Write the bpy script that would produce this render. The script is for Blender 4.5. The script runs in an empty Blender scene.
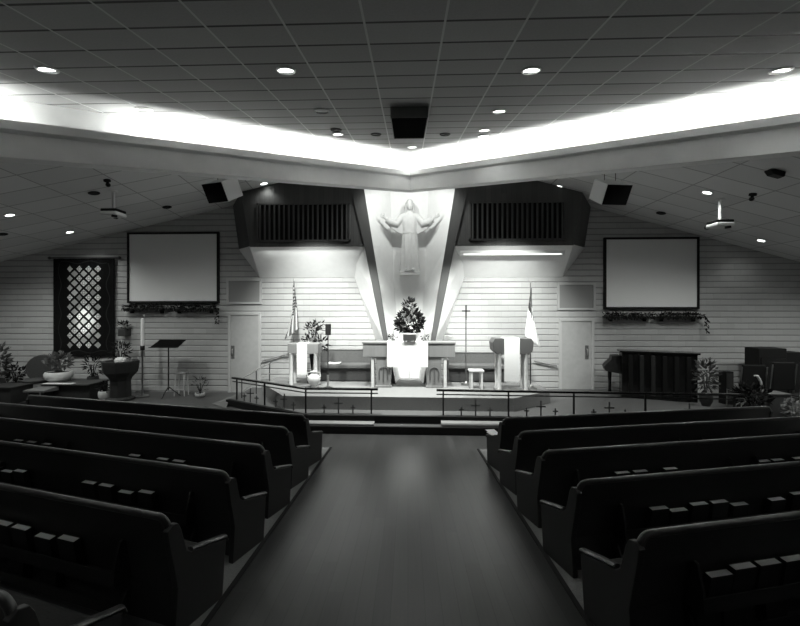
import bpy, math, random
from mathutils import Vector, Matrix
random.seed(7)
S = bpy.context.scene
COL = S.collection
R = math.radians
# ------------------------------------------------------------------ camera frame
CAM = Vector((0, 0, 2.68)); F = 380.0; CX = 396.0; CY = 310.0; YAW = R(1.8)
FWD = Vector((-math.sin(YAW), math.cos(YAW), 0)); RGT = Vector((math.cos(YAW), math.sin(YAW), 0))
UP = Vector((0, 0, 1))
def ray(px, py): return FWD + RGT * ((px - CX) / F) + UP * ((CY - py) / F)
def onY(px, py, Y):
    d = ray(px, py); return CAM + d * (Y / d.y)
def onZ(px, py, Z):
    d = ray(px, py); return CAM + d * ((Z - CAM.z) / d.z)
def onplane(px, py, n, c):            # n.p = c
    d = ray(px, py); return CAM + d * ((c - n.dot(CAM)) / n.dot(d))
def proj(p):
    d = p - CAM; w = d.dot(FWD); return CX + F * d.dot(RGT) / w, CY - F * d.z / w
cam = bpy.data.cameras.new('camera'); co = bpy.data.objects.new('camera', cam); COL.objects.link(co)
co.location = CAM; co.rotation_euler = (R(90), 0, YAW)
cam.sensor_width = 36; cam.lens = 36 * F / 800; cam.shift_x = (400 - CX) / 800; cam.shift_y = (CY - 313) / 800
cam.clip_start = .05; cam.clip_end = 100
S.camera = co
S.view_settings.view_transform = 'Standard'; S.view_settings.look = 'None'; S.view_settings.gamma = 1
S.view_settings.exposure = 0.0
w = bpy.data.worlds.new('world'); S.world = w; w.use_nodes = True
w.node_tree.nodes['Background'].inputs[0].default_value = (.0, .0, .0, 1)

# ------------------------------------------------------------------ materials
MATS = {}
def mat(name, v=.5, rough=.6, metal=0, noise=0, nscale=20, bump=0, emit=0, spec=.5):
    m = bpy.data.materials.new(name); m.use_nodes = True; nt = m.node_tree; b = nt.nodes['Principled BSDF']
    b.inputs['Base Color'].default_value = (v, v, v, 1); b.inputs['Roughness'].default_value = rough
    b.inputs['Metallic'].default_value = metal; b.inputs['Specular IOR Level'].default_value = spec
    if emit:
        b.inputs['Emission Color'].default_value = (.97, 1, .96, 1); b.inputs['Emission Strength'].default_value = emit
    if noise or bump:
        tc = nt.nodes.new('ShaderNodeTexCoord'); n = nt.nodes.new('ShaderNodeTexNoise')
        n.inputs['Scale'].default_value = nscale; n.inputs['Detail'].default_value = 5
        nt.links.new(tc.outputs['Object'], n.inputs['Vector'])
        if noise:
            r = nt.nodes.new('ShaderNodeMapRange'); nt.links.new(n.outputs['Fac'], r.inputs[0])
            r.inputs[1].default_value = .25; r.inputs[2].default_value = .75
            r.inputs[3].default_value = v * (1 - noise); r.inputs[4].default_value = v * (1 + noise)
            nt.links.new(r.outputs[0], b.inputs['Base Color'])
        if bump:
            bp = nt.nodes.new('ShaderNodeBump'); bp.inputs['Strength'].default_value = bump; bp.inputs['Distance'].default_value = .01
            nt.links.new(n.outputs['Fac'], bp.inputs['Height']); nt.links.new(bp.outputs[0], b.inputs['Normal'])
    MATS[name] = m; return m
class NT:                              # tiny node helper
    def __init__(s, m): s.nt = m.node_tree; s.b = s.nt.nodes['Principled BSDF']
    def val(s, x, sock):
        if isinstance(x, (int, float)): sock.default_value = x
        elif isinstance(x, tuple): sock.default_value = x
        else: s.nt.links.new(x, sock)
    def m(s, op, a, b=0.0, c=None):
        n = s.nt.nodes.new('ShaderNodeMath'); n.operation = op
        s.val(a, n.inputs[0]); s.val(b, n.inputs[1])
        if c is not None: s.val(c, n.inputs[2])
        return n.outputs[0]
    def coord(s, kind='Object'):
        tc = s.nt.nodes.new('ShaderNodeTexCoord'); x = s.nt.nodes.new('ShaderNodeSeparateXYZ')
        s.nt.links.new(tc.outputs[kind], x.inputs[0]); return x.outputs[0], x.outputs[1], x.outputs[2]
    def comb(s, x, y, z=0.0):
        n = s.nt.nodes.new('ShaderNodeCombineXYZ'); s.val(x, n.inputs[0]); s.val(y, n.inputs[1]); s.val(z, n.inputs[2]); return n.outputs[0]
    def noise(s, vec, scale=5, detail=4):
        n = s.nt.nodes.new('ShaderNodeTexNoise'); s.nt.links.new(vec, n.inputs['Vector'])
        n.inputs['Scale'].default_value = scale; n.inputs['Detail'].default_value = detail; return n.outputs['Fac']
    def white(s, vec):
        n = s.nt.nodes.new('ShaderNodeTexWhiteNoise'); n.noise_dimensions = '2D'; s.nt.links.new(vec, n.inputs['Vector']); return n.outputs['Value']
    def mix(s, f, a, b): return s.m('ADD', s.m('MULTIPLY', s.m('SUBTRACT', 1.0, f), a), s.m('MULTIPLY', f, b))
    def line(s, c, period, phase, width):
        f = s.m('FRACT', s.m('DIVIDE', s.m('SUBTRACT', c, phase), period))
        return s.m('GREATER_THAN', s.m('ABSOLUTE', s.m('SUBTRACT', f, .5)), .5 - width / period / 2)
    def base(s, v): s.nt.links.new(v, s.b.inputs['Base Color'])
    def bump(s, h, strength=.5, dist=.01):
        bp = s.nt.nodes.new('ShaderNodeBump'); bp.inputs['Strength'].default_value = strength; bp.inputs['Distance'].default_value = dist
        s.nt.links.new(h, bp.inputs['Height']); s.nt.links.new(bp.outputs[0], s.b.inputs['Normal'])
def wood(name, lo, hi, rough, axis='y', pw=.13, pl=1.6, gap=True):
    m = mat(name, lo, rough); n = NT(m); x, y, z = n.coord()
    a, b = {'y': (x, y), 'x': (y, x), 'z': (x, z)}[axis]
    row = n.m('FLOOR', n.m('DIVIDE', a, pw)); off = n.white(n.comb(row, 3.0))
    seg = n.m('FLOOR', n.m('ADD', n.m('DIVIDE', b, pl), off))
    rnd = n.white(n.comb(row, seg))
    gr = n.noise(n.comb(n.m('MULTIPLY', a, 40.0), n.m('MULTIPLY', b, 1.6), n.m('MULTIPLY', rnd, 9.0)), 1.0, 5)
    f = n.m('ADD', n.m('MULTIPLY', rnd, .45), n.m('MULTIPLY', gr, .55)); v = n.mix(f, lo, hi)
    if gap:
        g = n.line(a, pw, 0.0, .004); v = n.m('MULTIPLY', v, n.m('SUBTRACT', 1.0, n.m('MULTIPLY', g, .6)))
        n.bump(n.m('SUBTRACT', 1.0, g), .25, .003)
    n.base(v); return m
M_aisle = wood('aisle_wood', .028, .062, .3)
M_wing = wood('stage_wood', .06, .11, .45, 'x')
M_pew = wood('pew_wood', .014, .028, .5, 'x', .4, 3, False)
M_rail = mat('pew_cap', .06, .3, 0, .25, 14)
M_pewup = mat('pew_upholstery', .013, .9, 0, .2, 60, .3)
M_panel = wood('canopy_wood', .055, .095, .5, 'z', .14, 5)
M_post = wood('post_wood', .07, .10, .45, 'z', .5, 5, False)
M_oak = wood('oak', .16, .26, .45, 'z', .3, 3, False)
M_pale = mat('pale_wood', .6, .5, 0, .1, 12)
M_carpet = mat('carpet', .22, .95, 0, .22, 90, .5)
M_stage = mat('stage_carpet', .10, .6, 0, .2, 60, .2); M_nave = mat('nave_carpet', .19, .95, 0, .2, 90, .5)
M_black = mat('black', .009, .7, spec=.25); M_gloss = mat('black_gloss', .01, .18); M_iron = mat('iron', .02, .4, .3)
M_steel = mat('steel', .55, .3, 1); M_brass = mat('brass', .4, .3, .9)
M_white = mat('white_paint', .78, .6, 0, .03, 6); M_plaster = mat('plaster', .8, .7, 0, .05, 4)
M_cloth = mat('white_cloth', .85, .9, 0, .03, 60, .1); M_screen = mat('screen', .85, .8)
M_door = mat('door_paint', .42, .5, 0, .06, 8); M_frame = mat('door_frame', .5, .5); M_trans = mat('transom', .26, .5)
M_leaf = mat('leaf', .016, .85, 0, .4, 30, spec=.12); M_leafl = mat('leaf_pale', .07, .6, 0, .4, 30); M_flower = mat('petal', .22, .7, 0, .5, 40)
M_pot = mat('ceramic', .7, .3); M_dpot = mat('dark_pot', .04, .5); M_page = mat('paper', .8, .9, 0, .08, 200); M_cover = mat('book_cover', .012, .6)
M_stat = mat('statue_plaster', .62, .7, 0, .05, 9); M_hair = mat('statue_hair', .5, .8)
M_grey = mat('grey_box', .12, .6); M_bench = mat('bench_fabric', .10, .85, 0, .25, 40); M_benchd = mat('bench_dark', .045, .6, 0, .2, 30)
M_lamp = mat('lamp_lens', .8, .4, emit=6); M_dim = mat('lamp_off', .25, .5); M_tube = mat('tube', .8, .4, emit=1.2)
M_trim = mat('lamp_ring', .6, .4); M_matte = mat('matte_black', .008, 1, spec=0); M_stone = mat('font_stone', .02, .6, 0, .3, 12); M_soil = mat('soil', .03, .9)
M_kneel = mat('kneeler_vinyl', .2, .5, 0, .06, 8); M_wax = mat('wax', .85, .5); M_spk = mat('speaker_case', .75, .5)
# painted block wall
M_block = mat('painted_block', .6, .6); n = NT(M_block); x, y, z = n.coord()
RH = .176
hl = n.m('ABSOLUTE', n.m('SUBTRACT', n.m('FRACT', n.m('DIVIDE', z, RH)), .5)); jh = n.nt.nodes.new('ShaderNodeMapRange')
n.nt.links.new(hl, jh.inputs[0]); jh.inputs[1].default_value = .36; jh.inputs[2].default_value = .48; jh = jh.outputs[0]
rw = n.m('FLOOR', n.m('DIVIDE', z, RH)); xs = n.m('ADD', x, n.m('MULTIPLY', n.m('MODULO', rw, 2.0), .2)); jv = n.line(xs, .4, 0.0, .014)
rnd = n.white(n.comb(rw, n.m('FLOOR', n.m('DIVIDE', xs, .4))))
v = n.m('ADD', .44, n.m('MULTIPLY', rnd, .05)); v = n.mix(n.m('MULTIPLY', jv, .22), v, .22); v = n.mix(n.m('MULTIPLY', jh, .75), v, .19); n.base(v)
n.bump(n.m('SUBTRACT', 1.0, n.m('MAXIMUM', jh, n.m('MULTIPLY', jv, .5))), .8, .015)
# ceiling tiles
def tiles(name, rot, px_, py_, phx, phy, v, lx, ly, wx, wy):
    m = mat(name, v, .9); n = NT(m); x, y, z = n.coord(); c, s_ = math.cos(rot), math.sin(rot)
    a = n.m('ADD', n.m('MULTIPLY', x, c), n.m('MULTIPLY', y, s_)); b = n.m('SUBTRACT', n.m('MULTIPLY', y, c), n.m('MULTIPLY', x, s_))
    rnd = n.white(n.comb(n.m('FLOOR', n.m('DIVIDE', n.m('SUBTRACT', a, phx), px_)), n.m('FLOOR', n.m('DIVIDE', n.m('SUBTRACT', b, phy), py_))))
    sp = n.noise(n.comb(a, b), 60, 3)
    t = n.m('MULTIPLY', v, n.m('ADD', n.m('ADD', .86, n.m('MULTIPLY', rnd, .14)), n.m('MULTIPLY', n.m('SUBTRACT', sp, .5), .25)))
    t = n.mix(n.line(b, py_, phy, wy), t, ly); t = n.mix(n.line(a, px_, phx, wx), t, lx); n.base(t); return m
M_ceil = tiles('ceiling_tile', 0, .61, .33, -.33, 2.863, .30, .46, .04, .018, .026)  # row lines darkened as edge shadow, column lines lightened as if catching cove light
M_wceil = tiles('wing_tile', 0, 1.22, .61, .3, .2, .72, .34, .34, .025, .025); M_wceil2 = tiles('wing_tile_left', R(6), 1.22, .61, .4, .1, .72, .34, .34, .025, .025)
# quilt: dark cloth with light diamond patches and a vine border
M_quilt = mat('quilt', .02, 1, spec=.05); n = NT(M_quilt); x, y, z = n.coord()
sd = .208; k = math.sqrt(.5)
a = n.m('DIVIDE', n.m('MULTIPLY', n.m('ADD', x, z), k), sd); b = n.m('DIVIDE', n.m('MULTIPLY', n.m('SUBTRACT', z, x), k), sd)
fa = n.m('ABSOLUTE', n.m('SUBTRACT', n.m('FRACT', a), .5)); fb = n.m('ABSOLUTE', n.m('SUBTRACT', n.m('FRACT', b), .5))
mx = n.m('MAXIMUM', fa, fb); inn = n.m('LESS_THAN', mx, .345)
rnd = n.white(n.comb(n.m('FLOOR', a), n.m('FLOOR', b)))
ring = n.m('MULTIPLY', n.m('LESS_THAN', n.m('ABSOLUTE', n.m('SUBTRACT', n.m('ADD', fa, fb), .26)), .06), n.m('GREATER_THAN', rnd, .55))
patch = n.m('MULTIPLY', n.m('ADD', .22, n.m('MULTIPLY', rnd, .6)), n.m('SUBTRACT', 1.0, n.m('MULTIPLY', ring, .65)))
ca_ = n.m('ADD', n.m('FLOOR', a), .5); cb_ = n.m('ADD', n.m('FLOOR', b), .5); hs = sd * k
reg = n.m('MULTIPLY', n.m('LESS_THAN', n.m('ABSOLUTE', n.m('MULTIPLY', n.m('SUBTRACT', ca_, cb_), hs)), .5), n.m('LESS_THAN', n.m('ABSOLUTE', n.m('MULTIPLY', n.m('ADD', ca_, cb_), hs)), 1.25))
vx = n.m('SUBTRACT', n.m('ABSOLUTE', x), n.m('ADD', .76, n.m('MULTIPLY', n.m('SINE', n.m('MULTIPLY', z, 7.0)), .05)))
vine = n.m('MULTIPLY', n.m('LESS_THAN', n.m('ABSOLUTE', vx), .012), n.m('LESS_THAN', n.m('ABSOLUTE', z), 1.35))
vz = n.m('SUBTRACT', n.m('ABSOLUTE', z), n.m('ADD', 1.38, n.m('MULTIPLY', n.m('SINE', n.m('MULTIPLY', x, 8.0)), .04)))
vine2 = n.m('MULTIPLY', n.m('LESS_THAN', n.m('ABSOLUTE', vz), .012), n.m('LESS_THAN', n.m('ABSOLUTE', x), .72))
v = n.mix(n.m('MULTIPLY', reg, inn), .009, patch); v = n.mix(n.m('MULTIPLY', n.m('MAXIMUM', vine, vine2), n.m('SUBTRACT', 1.0, reg)), v, .028); n.base(v)
# flags (UV: u along the fly, v down the hoist)
def flagmat(name, usa):
    m = mat(name, .5, .9); n = NT(m); u, v, _ = n.coord('UV')
    if usa:
        st = n.m('MODULO', n.m('FLOOR', n.m('MULTIPLY', v, 13.0)), 2.0); fieldv = n.mix(st, .10, .75)
        can = n.m('MULTIPLY', n.m('LESS_THAN', u, .42), n.m('LESS_THAN', v, .5385))
        su = n.m('SUBTRACT', n.m('FRACT', n.m('MULTIPLY', u, 14.3)), .5); sv = n.m('SUBTRACT', n.m('FRACT', n.m('MULTIPLY', v, 9.3)), .5)
        star = n.m('LESS_THAN', n.m('ADD', n.m('MULTIPLY', su, su), n.m('MULTIPLY', sv, sv)), .05)
        n.base(n.mix(can, fieldv, n.mix(star, .03, .7)))
    else:
        can = n.m('MULTIPLY', n.m('LESS_THAN', u, .38), n.m('LESS_THAN', v, .5))
        cu = n.m('ABSOLUTE', n.m('SUBTRACT', u, .19)); cv = n.m('ABSOLUTE', n.m('SUBTRACT', v, .25))
        cr = n.m('MAXIMUM', n.m('MULTIPLY', n.m('LESS_THAN', cu, .02), n.m('LESS_THAN', cv, .17)),
                 n.m('MULTIPLY', n.m('LESS_THAN', n.m('ABSOLUTE', n.m('SUBTRACT', v, .2)), .03), n.m('LESS_THAN', cu, .08)))
        n.base(n.mix(can, .75, n.mix(cr, .03, .12)))
    return m
M_usa = flagmat('stars_and_stripes', True); M_chr = flagmat('white_flag', False)

# ------------------------------------------------------------------ mesh helpers
class MB:
    def __init__(s): s.v = []; s.f = []
    def add(s, vs, fs):
        o = len(s.v); s.v += [Vector(p) for p in vs]; s.f += [[i + o for i in q] for q in fs]; return s
    def box(s, c, d, M=None):
        c = Vector(c); d = Vector(d) / 2
        vs = [Vector((x * d.x, y * d.y, z * d.z)) for x in (-1, 1) for y in (-1, 1) for z in (-1, 1)]
        if M is not None: vs = [M @ p for p in vs]
        return s.add([p + c for p in vs], [(0, 1, 3, 2), (4, 6, 7, 5), (0, 4, 5, 1), (2, 3, 7, 6), (0, 2, 6, 4), (1, 5, 7, 3)])
    def b2(s, a, b):                   # box by two corners
        a = Vector(a); b = Vector(b); d = b - a
        return s.box((a + b) / 2, (abs(d.x), abs(d.y), abs(d.z)))
    def loft(s, rings, cap=True, close=True):
        n = len(rings[0]); fs = []
        for i in range(len(rings) - 1):
            for j in range(n if close else n - 1):
                k = (j + 1) % n; fs.append((i * n + j, i * n + k, (i + 1) * n + k, (i + 1) * n + j))
        if cap: fs += [list(range(n))[::-1], [(len(rings) - 1) * n + j for j in range(n)]]
        return s.add([p for r in rings for p in r], fs)
    def prism(s, poly, a, b, axis='z'):
        f = {'z': lambda p, t: (p[0], p[1], t), 'x': lambda p, t: (t, p[0], p[1]), 'y': lambda p, t: (p[0], t, p[1])}[axis]
        return s.loft([[Vector(f(p, a)) for p in poly], [Vector(f(p, b)) for p in poly]])
    def tube(s, pts, r, n=8, rz=None):
        pts = [Vector(p) for p in pts]; rings = []; rr = r if isinstance(r, (list, tuple)) else [r] * len(pts); prev = None
        for i, p in enumerate(pts):
            t = (pts[min(i + 1, len(pts) - 1)] - pts[max(i - 1, 0)]).normalized()
            a = prev - t * prev.dot(t) if prev is not None else t.cross(Vector((0, 0, 1)) if abs(t.z) < .9 else Vector((1, 0, 0)))
            a.normalize(); prev = a; b = t.cross(a)
            rings.append([p + a * rr[i] * math.cos(2 * math.pi * j / n) + b * (rz or rr[i]) * math.sin(2 * math.pi * j / n) for j in range(n)])
        return s.loft(rings)
    def lathe(s, prof, o=(0, 0, 0), n=20, ph=0):
        o = Vector(o)
        return s.loft([[o + Vector((r * math.cos(2 * math.pi * (j + ph) / n), r * math.sin(2 * math.pi * (j + ph) / n), z)) for j in range(n)] for r, z in prof])
    def ell(s, c, r, n=14, m=9):
        c = Vector(c); r = Vector(r); rings = []
        for i in range(m):
            t = math.pi * (.02 + .96 * i / (m - 1)); rings.append([c + Vector((r.x * math.sin(t) * math.cos(2 * math.pi * j / n), r.y * math.sin(t) * math.sin(2 * math.pi * j / n), r.z * math.cos(t))) for j in range(n)])
        return s.loft(rings[::-1])
    def leaf(s, p, d, l, wd):
        p = Vector(p); d = Vector(d).normalized(); a = d.cross(Vector((random.uniform(-1, 1), random.uniform(-1, 1), random.uniform(-1, 1)))).normalized(); up = a.cross(d)
        m_ = p + d * l * .5 + up * l * .08; e = p + d * l - up * l * .1
        t = up * .004
        vs = [p, m_ + a * wd / 2, e, m_ - a * wd / 2]; return s.add(vs + [q + t for q in vs], [(0, 1, 2, 3), (7, 6, 5, 4), (0, 4, 5, 1), (1, 5, 6, 2), (2, 6, 7, 3), (3, 7, 4, 0)])
    def foliage(s, c, r, n, l, wd, up=.3):
        c = Vector(c); r = Vector(r)
        for _ in range(n):
            d = Vector((random.gauss(0, 1), random.gauss(0, 1), random.gauss(0, 1))).normalized(); q = random.uniform(.35, 1) ** .6
            p = c + Vector((d.x * r.x, d.y * r.y, d.z * r.z)) * q; d2 = d + Vector((random.uniform(-.5, .5), random.uniform(-.5, .5), up + random.uniform(-.5, .5)))
            s.leaf(p, d2, l * random.uniform(.6, 1.2), wd * random.uniform(.7, 1.2))
        return s
    def build(s, name, m, parent=None, smooth=False, bevel=0, label=None):
        me = bpy.data.meshes.new(name); me.from_pydata(s.v, [], s.f); me.update()
        o = bpy.data.objects.new(name, me); COL.objects.link(o); me.materials.append(m)
        import bmesh
        bm = bmesh.new(); bm.from_mesh(me); bmesh.ops.recalc_face_normals(bm, faces=bm.faces); bm.to_mesh(me); bm.free()
        if smooth:
            for p in me.polygons: p.use_smooth = True
            me.set_sharp_from_angle(angle=R(50))
        if parent: o.parent = parent
        if bevel:
            b = o.modifiers.new('bevel', 'BEVEL'); b.width = bevel; b.segments = 2; b.limit_method = 'ANGLE'; b.angle_limit = R(40)
        if label: o['label'] = label
        return o
def tag(o, label, cat, group=None, kind=None):
    o['label'] = label; o['category'] = cat
    if group: o['group'] = group
    if kind: o['kind'] = kind
    return o
def thing(name, label, cat, loc=(0, 0, 0), rz=0, group=None):
    o = bpy.data.objects.new(name, None); COL.objects.link(o); o.location = loc; o.rotation_euler = (0, 0, rz); o.empty_display_size = .1
    return tag(o, label, cat, group)
def struct(name, mb, m, label=None, cat=None, smooth=False, bevel=0):
    o = mb.build(name, m, None, smooth, bevel); o['kind'] = 'structure'
    if label: o['label'] = label
    if cat: o['category'] = cat
    return o
def dup(o, parent=None):
    c = o.copy(); COL.objects.link(c)
    if parent: c.parent = parent
    for ch in o.children: dup(ch, c)
    return c

# ------------------------------------------------------------------ room shell
SL = .076; YF = 8.15
def fz(Y): return SL * (YF - Y) if Y < YF else 0.0
WX = 13.2; YB = -3.5; YW = 11.5
def slab(x0, x1, Y0=YB, Y1=7.15, th=.2):
    mb = MB(); rings = []
    for Y in ([Y0, YF, Y1] if Y0 < YF < Y1 else [Y0, Y1]):
        rings.append([Vector((x0, Y, fz(Y))), Vector((x1, Y, fz(Y))), Vector((x1, Y, fz(Y) - th)), Vector((x0, Y, fz(Y) - th))])
    return mb.loft(rings)
XL, XR = -1.46, 1.31
struct('floor', slab(XL, XR), M_aisle, 'dark plank aisle floor sloping down to the chancel step', 'floor')
struct('floor_front', slab(-WX, WX, 7.15, YW), M_aisle, 'dark plank floor between the front pews and the step', 'floor')
struct('floor_left', slab(-WX, XL), M_nave, 'grey carpet under the left pews', 'floor')
struct('floor_right', slab(XR, WX), M_nave, 'grey carpet under the right pews', 'floor')
for i, x in enumerate((XL, XR)):
    mb = MB(); mb.loft([[Vector((x - .02, Y, fz(Y) - .01)), Vector((x + .02, Y, fz(Y) - .01)), Vector((x + .02, Y, fz(Y) + .012)), Vector((x - .02, Y, fz(Y) + .012))] for Y in (YB, 7.15)])
    struct('trim_%d' % (i + 1), mb, M_black, 'dark edging strip along the %s side of the aisle' % ('left', 'right')[i], 'trim')
# main ceiling and V-shaped cove beam
def cz(Y): return 4.255 + .208 * Y
ca, sa = .66, .751                      # arm direction (-sa,-ca) from the apex at (0,8)
AX = .04
def armpt(s, t, nn): return Vector((AX + s * (sa * t + ca * nn), 8 - ca * t + sa * nn, 0))
def trange(nn): return -ca / sa * nn, (WX - ca * nn) / sa
def beam(s, prof):
    rings = []
    a = []; b = []
    for nn, dz in prof:
        t0, t1 = trange(nn)
        for lst, t in ((a, t0), (b, t1)):
            p = armpt(s, t, nn); p.z = 5.2 + .211 * (p.y - 8) + dz; lst.append(p)
    return MB().loft([a, b])
prof = [(0, 0), (0, .27), (-.035, .31), (-.035, .41), (.02, .41), (.02, .22), (.33, .22), (.33, 2.3), (.40, 2.3), (.40, 0)]
for s, nm in ((-1, 'left'), (1, 'right')):
    struct('trim_beam_' + nm, beam(s, prof), M_plaster, 'pale sloping beam with a lit cove on the %s' % nm, 'beam')
e0 = armpt(-1, trange(.36)[0], .36); e1 = armpt(-1, trange(.36)[1], .36)
poly = [(AX, e0.y), (-WX, e1.y), (-WX, YB), (WX, YB), (WX + .08, e1.y)]
mb = MB(); mb.loft([[Vector((p[0], p[1], cz(p[1]) + d)) for p in poly] for d in (0, .1)])
struct('ceiling', mb, M_ceil, 'dark tiled sloping ceiling over the aisle', 'ceiling')
def wz(x): return 2.68 + (4.446 + .2307 * x if x < AX else 4.575 - .276 * x)
NW = {}
for s, nm in ((-1, 'left'), (1, 'right')):
    mb = MB(); rings = []
    for x in (AX, s * WX):
        z = 2.68 + ((4.446 + .2307 * x) if s < 0 else (4.575 - .276 * x))
        rings.append([Vector((x, YB, z)), Vector((x, YW + .2, z)), Vector((x, YW + .2, z + .1)), Vector((x, YB, z + .1))])
    mb.loft(rings); struct('ceiling_' + nm, mb, M_wceil if s > 0 else M_wceil2, 'lower tiled ceiling over the %s wing' % nm, 'ceiling')
    nvec = Vector((-.2307, 0, 1)) if s < 0 else Vector((.276, 0, 1))
    NW[s] = (nvec, 2.68 + (4.446 if s < 0 else 4.575))
struct('wall_front', MB().b2((-WX, YW, -.2), (WX, YW + .2, 7.4)), M_block, 'painted block front wall', 'wall')
struct('wall_left', MB().b2((-WX - .2, YB, -.2), (-WX, YW, 7.4)), M_block, 'left side wall', 'wall')
struct('wall_right', MB().b2((WX, YB, -.2), (WX + .2, YW, 7.4)), M_block, 'right side wall', 'wall')
struct('wall_back', MB().b2((-WX, YB - .2, -.2), (WX, YB, 7.4)), M_block, 'rear wall', 'wall')
# stage levels
ZA, ZB, ZC = .16, .32, .63
stepP = [(-WX, YW), (-WX, 11.38), (-5.3, 9.7), (-2.36, 8.2), (2.3, 8.15), (7.4, 7.9), (WX, 8.2), (WX, YW)]
stageP = [(-4.75, YW), (-4.75, 9.87), (-2.3, 8.48), (2.2, 8.42), (7.2, 8.14), (7.2, YW)]
upP = [(-4.0, YW), (-4.0, 10.4), (-2.98, 8.98), (2.45, 8.9), (3.6, 9.75), (3.6, YW)]
struct('floor_step', MB().prism(stepP, 0, ZA), M_wing, 'low dark wood step across the front of the church', 'step')
struct('floor_stage', MB().prism(stageP, ZA, ZB - .001), M_stage, 'carpeted chancel stage behind the rail', 'stage')
struct('floor_platform', MB().prism(upP, ZB - .001, ZC), M_carpet, 'brightly lit raised altar platform', 'platform')
mb = MB(); ed = stageP[1:5]
for i in range(3):
    a = Vector((*ed[i], 0)); b = Vector((*ed[i + 1], 0)); t = (b - a).normalized(); nr = Vector((t.y, -t.x, 0))
    pr = [a - t * .02, b + t * .02]
    mb.loft([[p + nr * .035 + UP * (ZA + .02), p + nr * .035 + UP * (ZB + .006), p - nr * .06 + UP * (ZB + .006), p - nr * .06 + UP * (ZA + .02)] for p in pr])
struct('trim_3', mb, M_black, 'black nosing along the front of the stage', 'trim')

mb = MB(); ed = stepP[2:6]
for i in range(3):
    a = Vector((*ed[i], 0)); b = Vector((*ed[i + 1], 0)); t = (b - a).normalized(); nr = Vector((t.y, -t.x, 0))
    mb.loft([[p + nr * .015 + UP * .001, p + nr * .015 + UP * (ZA + .004), p - nr * .05 + UP * (ZA + .004), p - nr * .05 + UP * .001] for p in (a - t * .01, b + t * .01)])
struct('trim_5', mb, M_black, 'black facing along the front of the low step', 'trim')

r0, r1 = onZ(212, 404, ZA), onZ(226, 408.5, ZA); zz = Vector((0, 0, .004))
struct('floor_ramp', MB().loft([[Vector((r0.x, r0.y, ZA)), Vector((-4.74, 10.9, ZA)), Vector((-4.74, 10.9, ZB)), Vector((r0.x, r0.y, ZA + .01))], [Vector((r1.x, r1.y, ZA)), Vector((-4.74, 9.92, ZA)), Vector((-4.74, 9.92, ZB)), Vector((r1.x, r1.y, ZA + .01))]]), M_nave, 'pale carpeted ramp beside the left end of the stage', 'ramp')

# ------------------------------------------------------------------ doors, transoms
def door(i, side, x0, x1, y0, zb, hx):
    a = onY(x0, y0, YW); b = onY(x1, y0, YW); zt = a.z
    o = MB().b2((a.x, YW - .04, zb), (b.x, YW + .01, zt)).build('door_%d' % i, M_door, None, False, .004); o['kind'] = 'structure'
    o['label'] = 'pale grey door at the %s of the chancel' % side; o['category'] = 'door'
    fr = MB(); t = .07
    fr.b2((a.x - t, YW - .07, zb), (a.x, YW, zt + t)).b2((b.x, YW - .07, zb), (b.x + t, YW, zt + t)).b2((a.x, YW - .07, zt), (b.x, YW, zt + t))
    fr.build('door_frame', M_frame, o, False, .004)
    h = onY(hx, 352, YW)
    MB().b2((h.x - .05, YW - .055, h.z - .2), (h.x + .05, YW - .035, h.z + .2)).build('push_plate', M_grey, o)
    MB().tube([(h.x, YW - .05, h.z - .1), (h.x, YW - .1, h.z - .08), (h.x, YW - .1, h.z + .08), (h.x, YW - .05, h.z + .1)], .012).build('door_handle', M_steel, o, True)
door(1, 'left', 231, 259, 315, ZA, 233.5); door(2, 'right', 561, 591, 321, ZB, 586)
for i, (x0, y0, x1, y1, side) in enumerate(((229, 281, 260, 302, 'left'), (559, 285, 593, 308, 'right'))):
    a = onY(x0, y0, YW); b = onY(x1, y1, YW)
    o = MB().b2((a.x, YW - .02, b.z), (b.x, YW + .01, a.z)).build('window_%d' % (i + 1), M_trans); o['kind'] = 'structure'
    o['label'] = 'grey transom panel above the %s door' % side; o['category'] = 'transom'
    t = .06; fr = MB().b2((a.x - t, YW - .05, b.z - t), (a.x, YW, a.z + t)).b2((b.x, YW - .05, b.z - t), (b.x + t, YW, a.z + t)).b2((a.x, YW - .05, a.z), (b.x, YW, a.z + t)).b2((a.x, YW - .05, b.z - t), (b.x, YW, b.z))
    fr.build('window_frame', M_frame, o)

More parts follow.
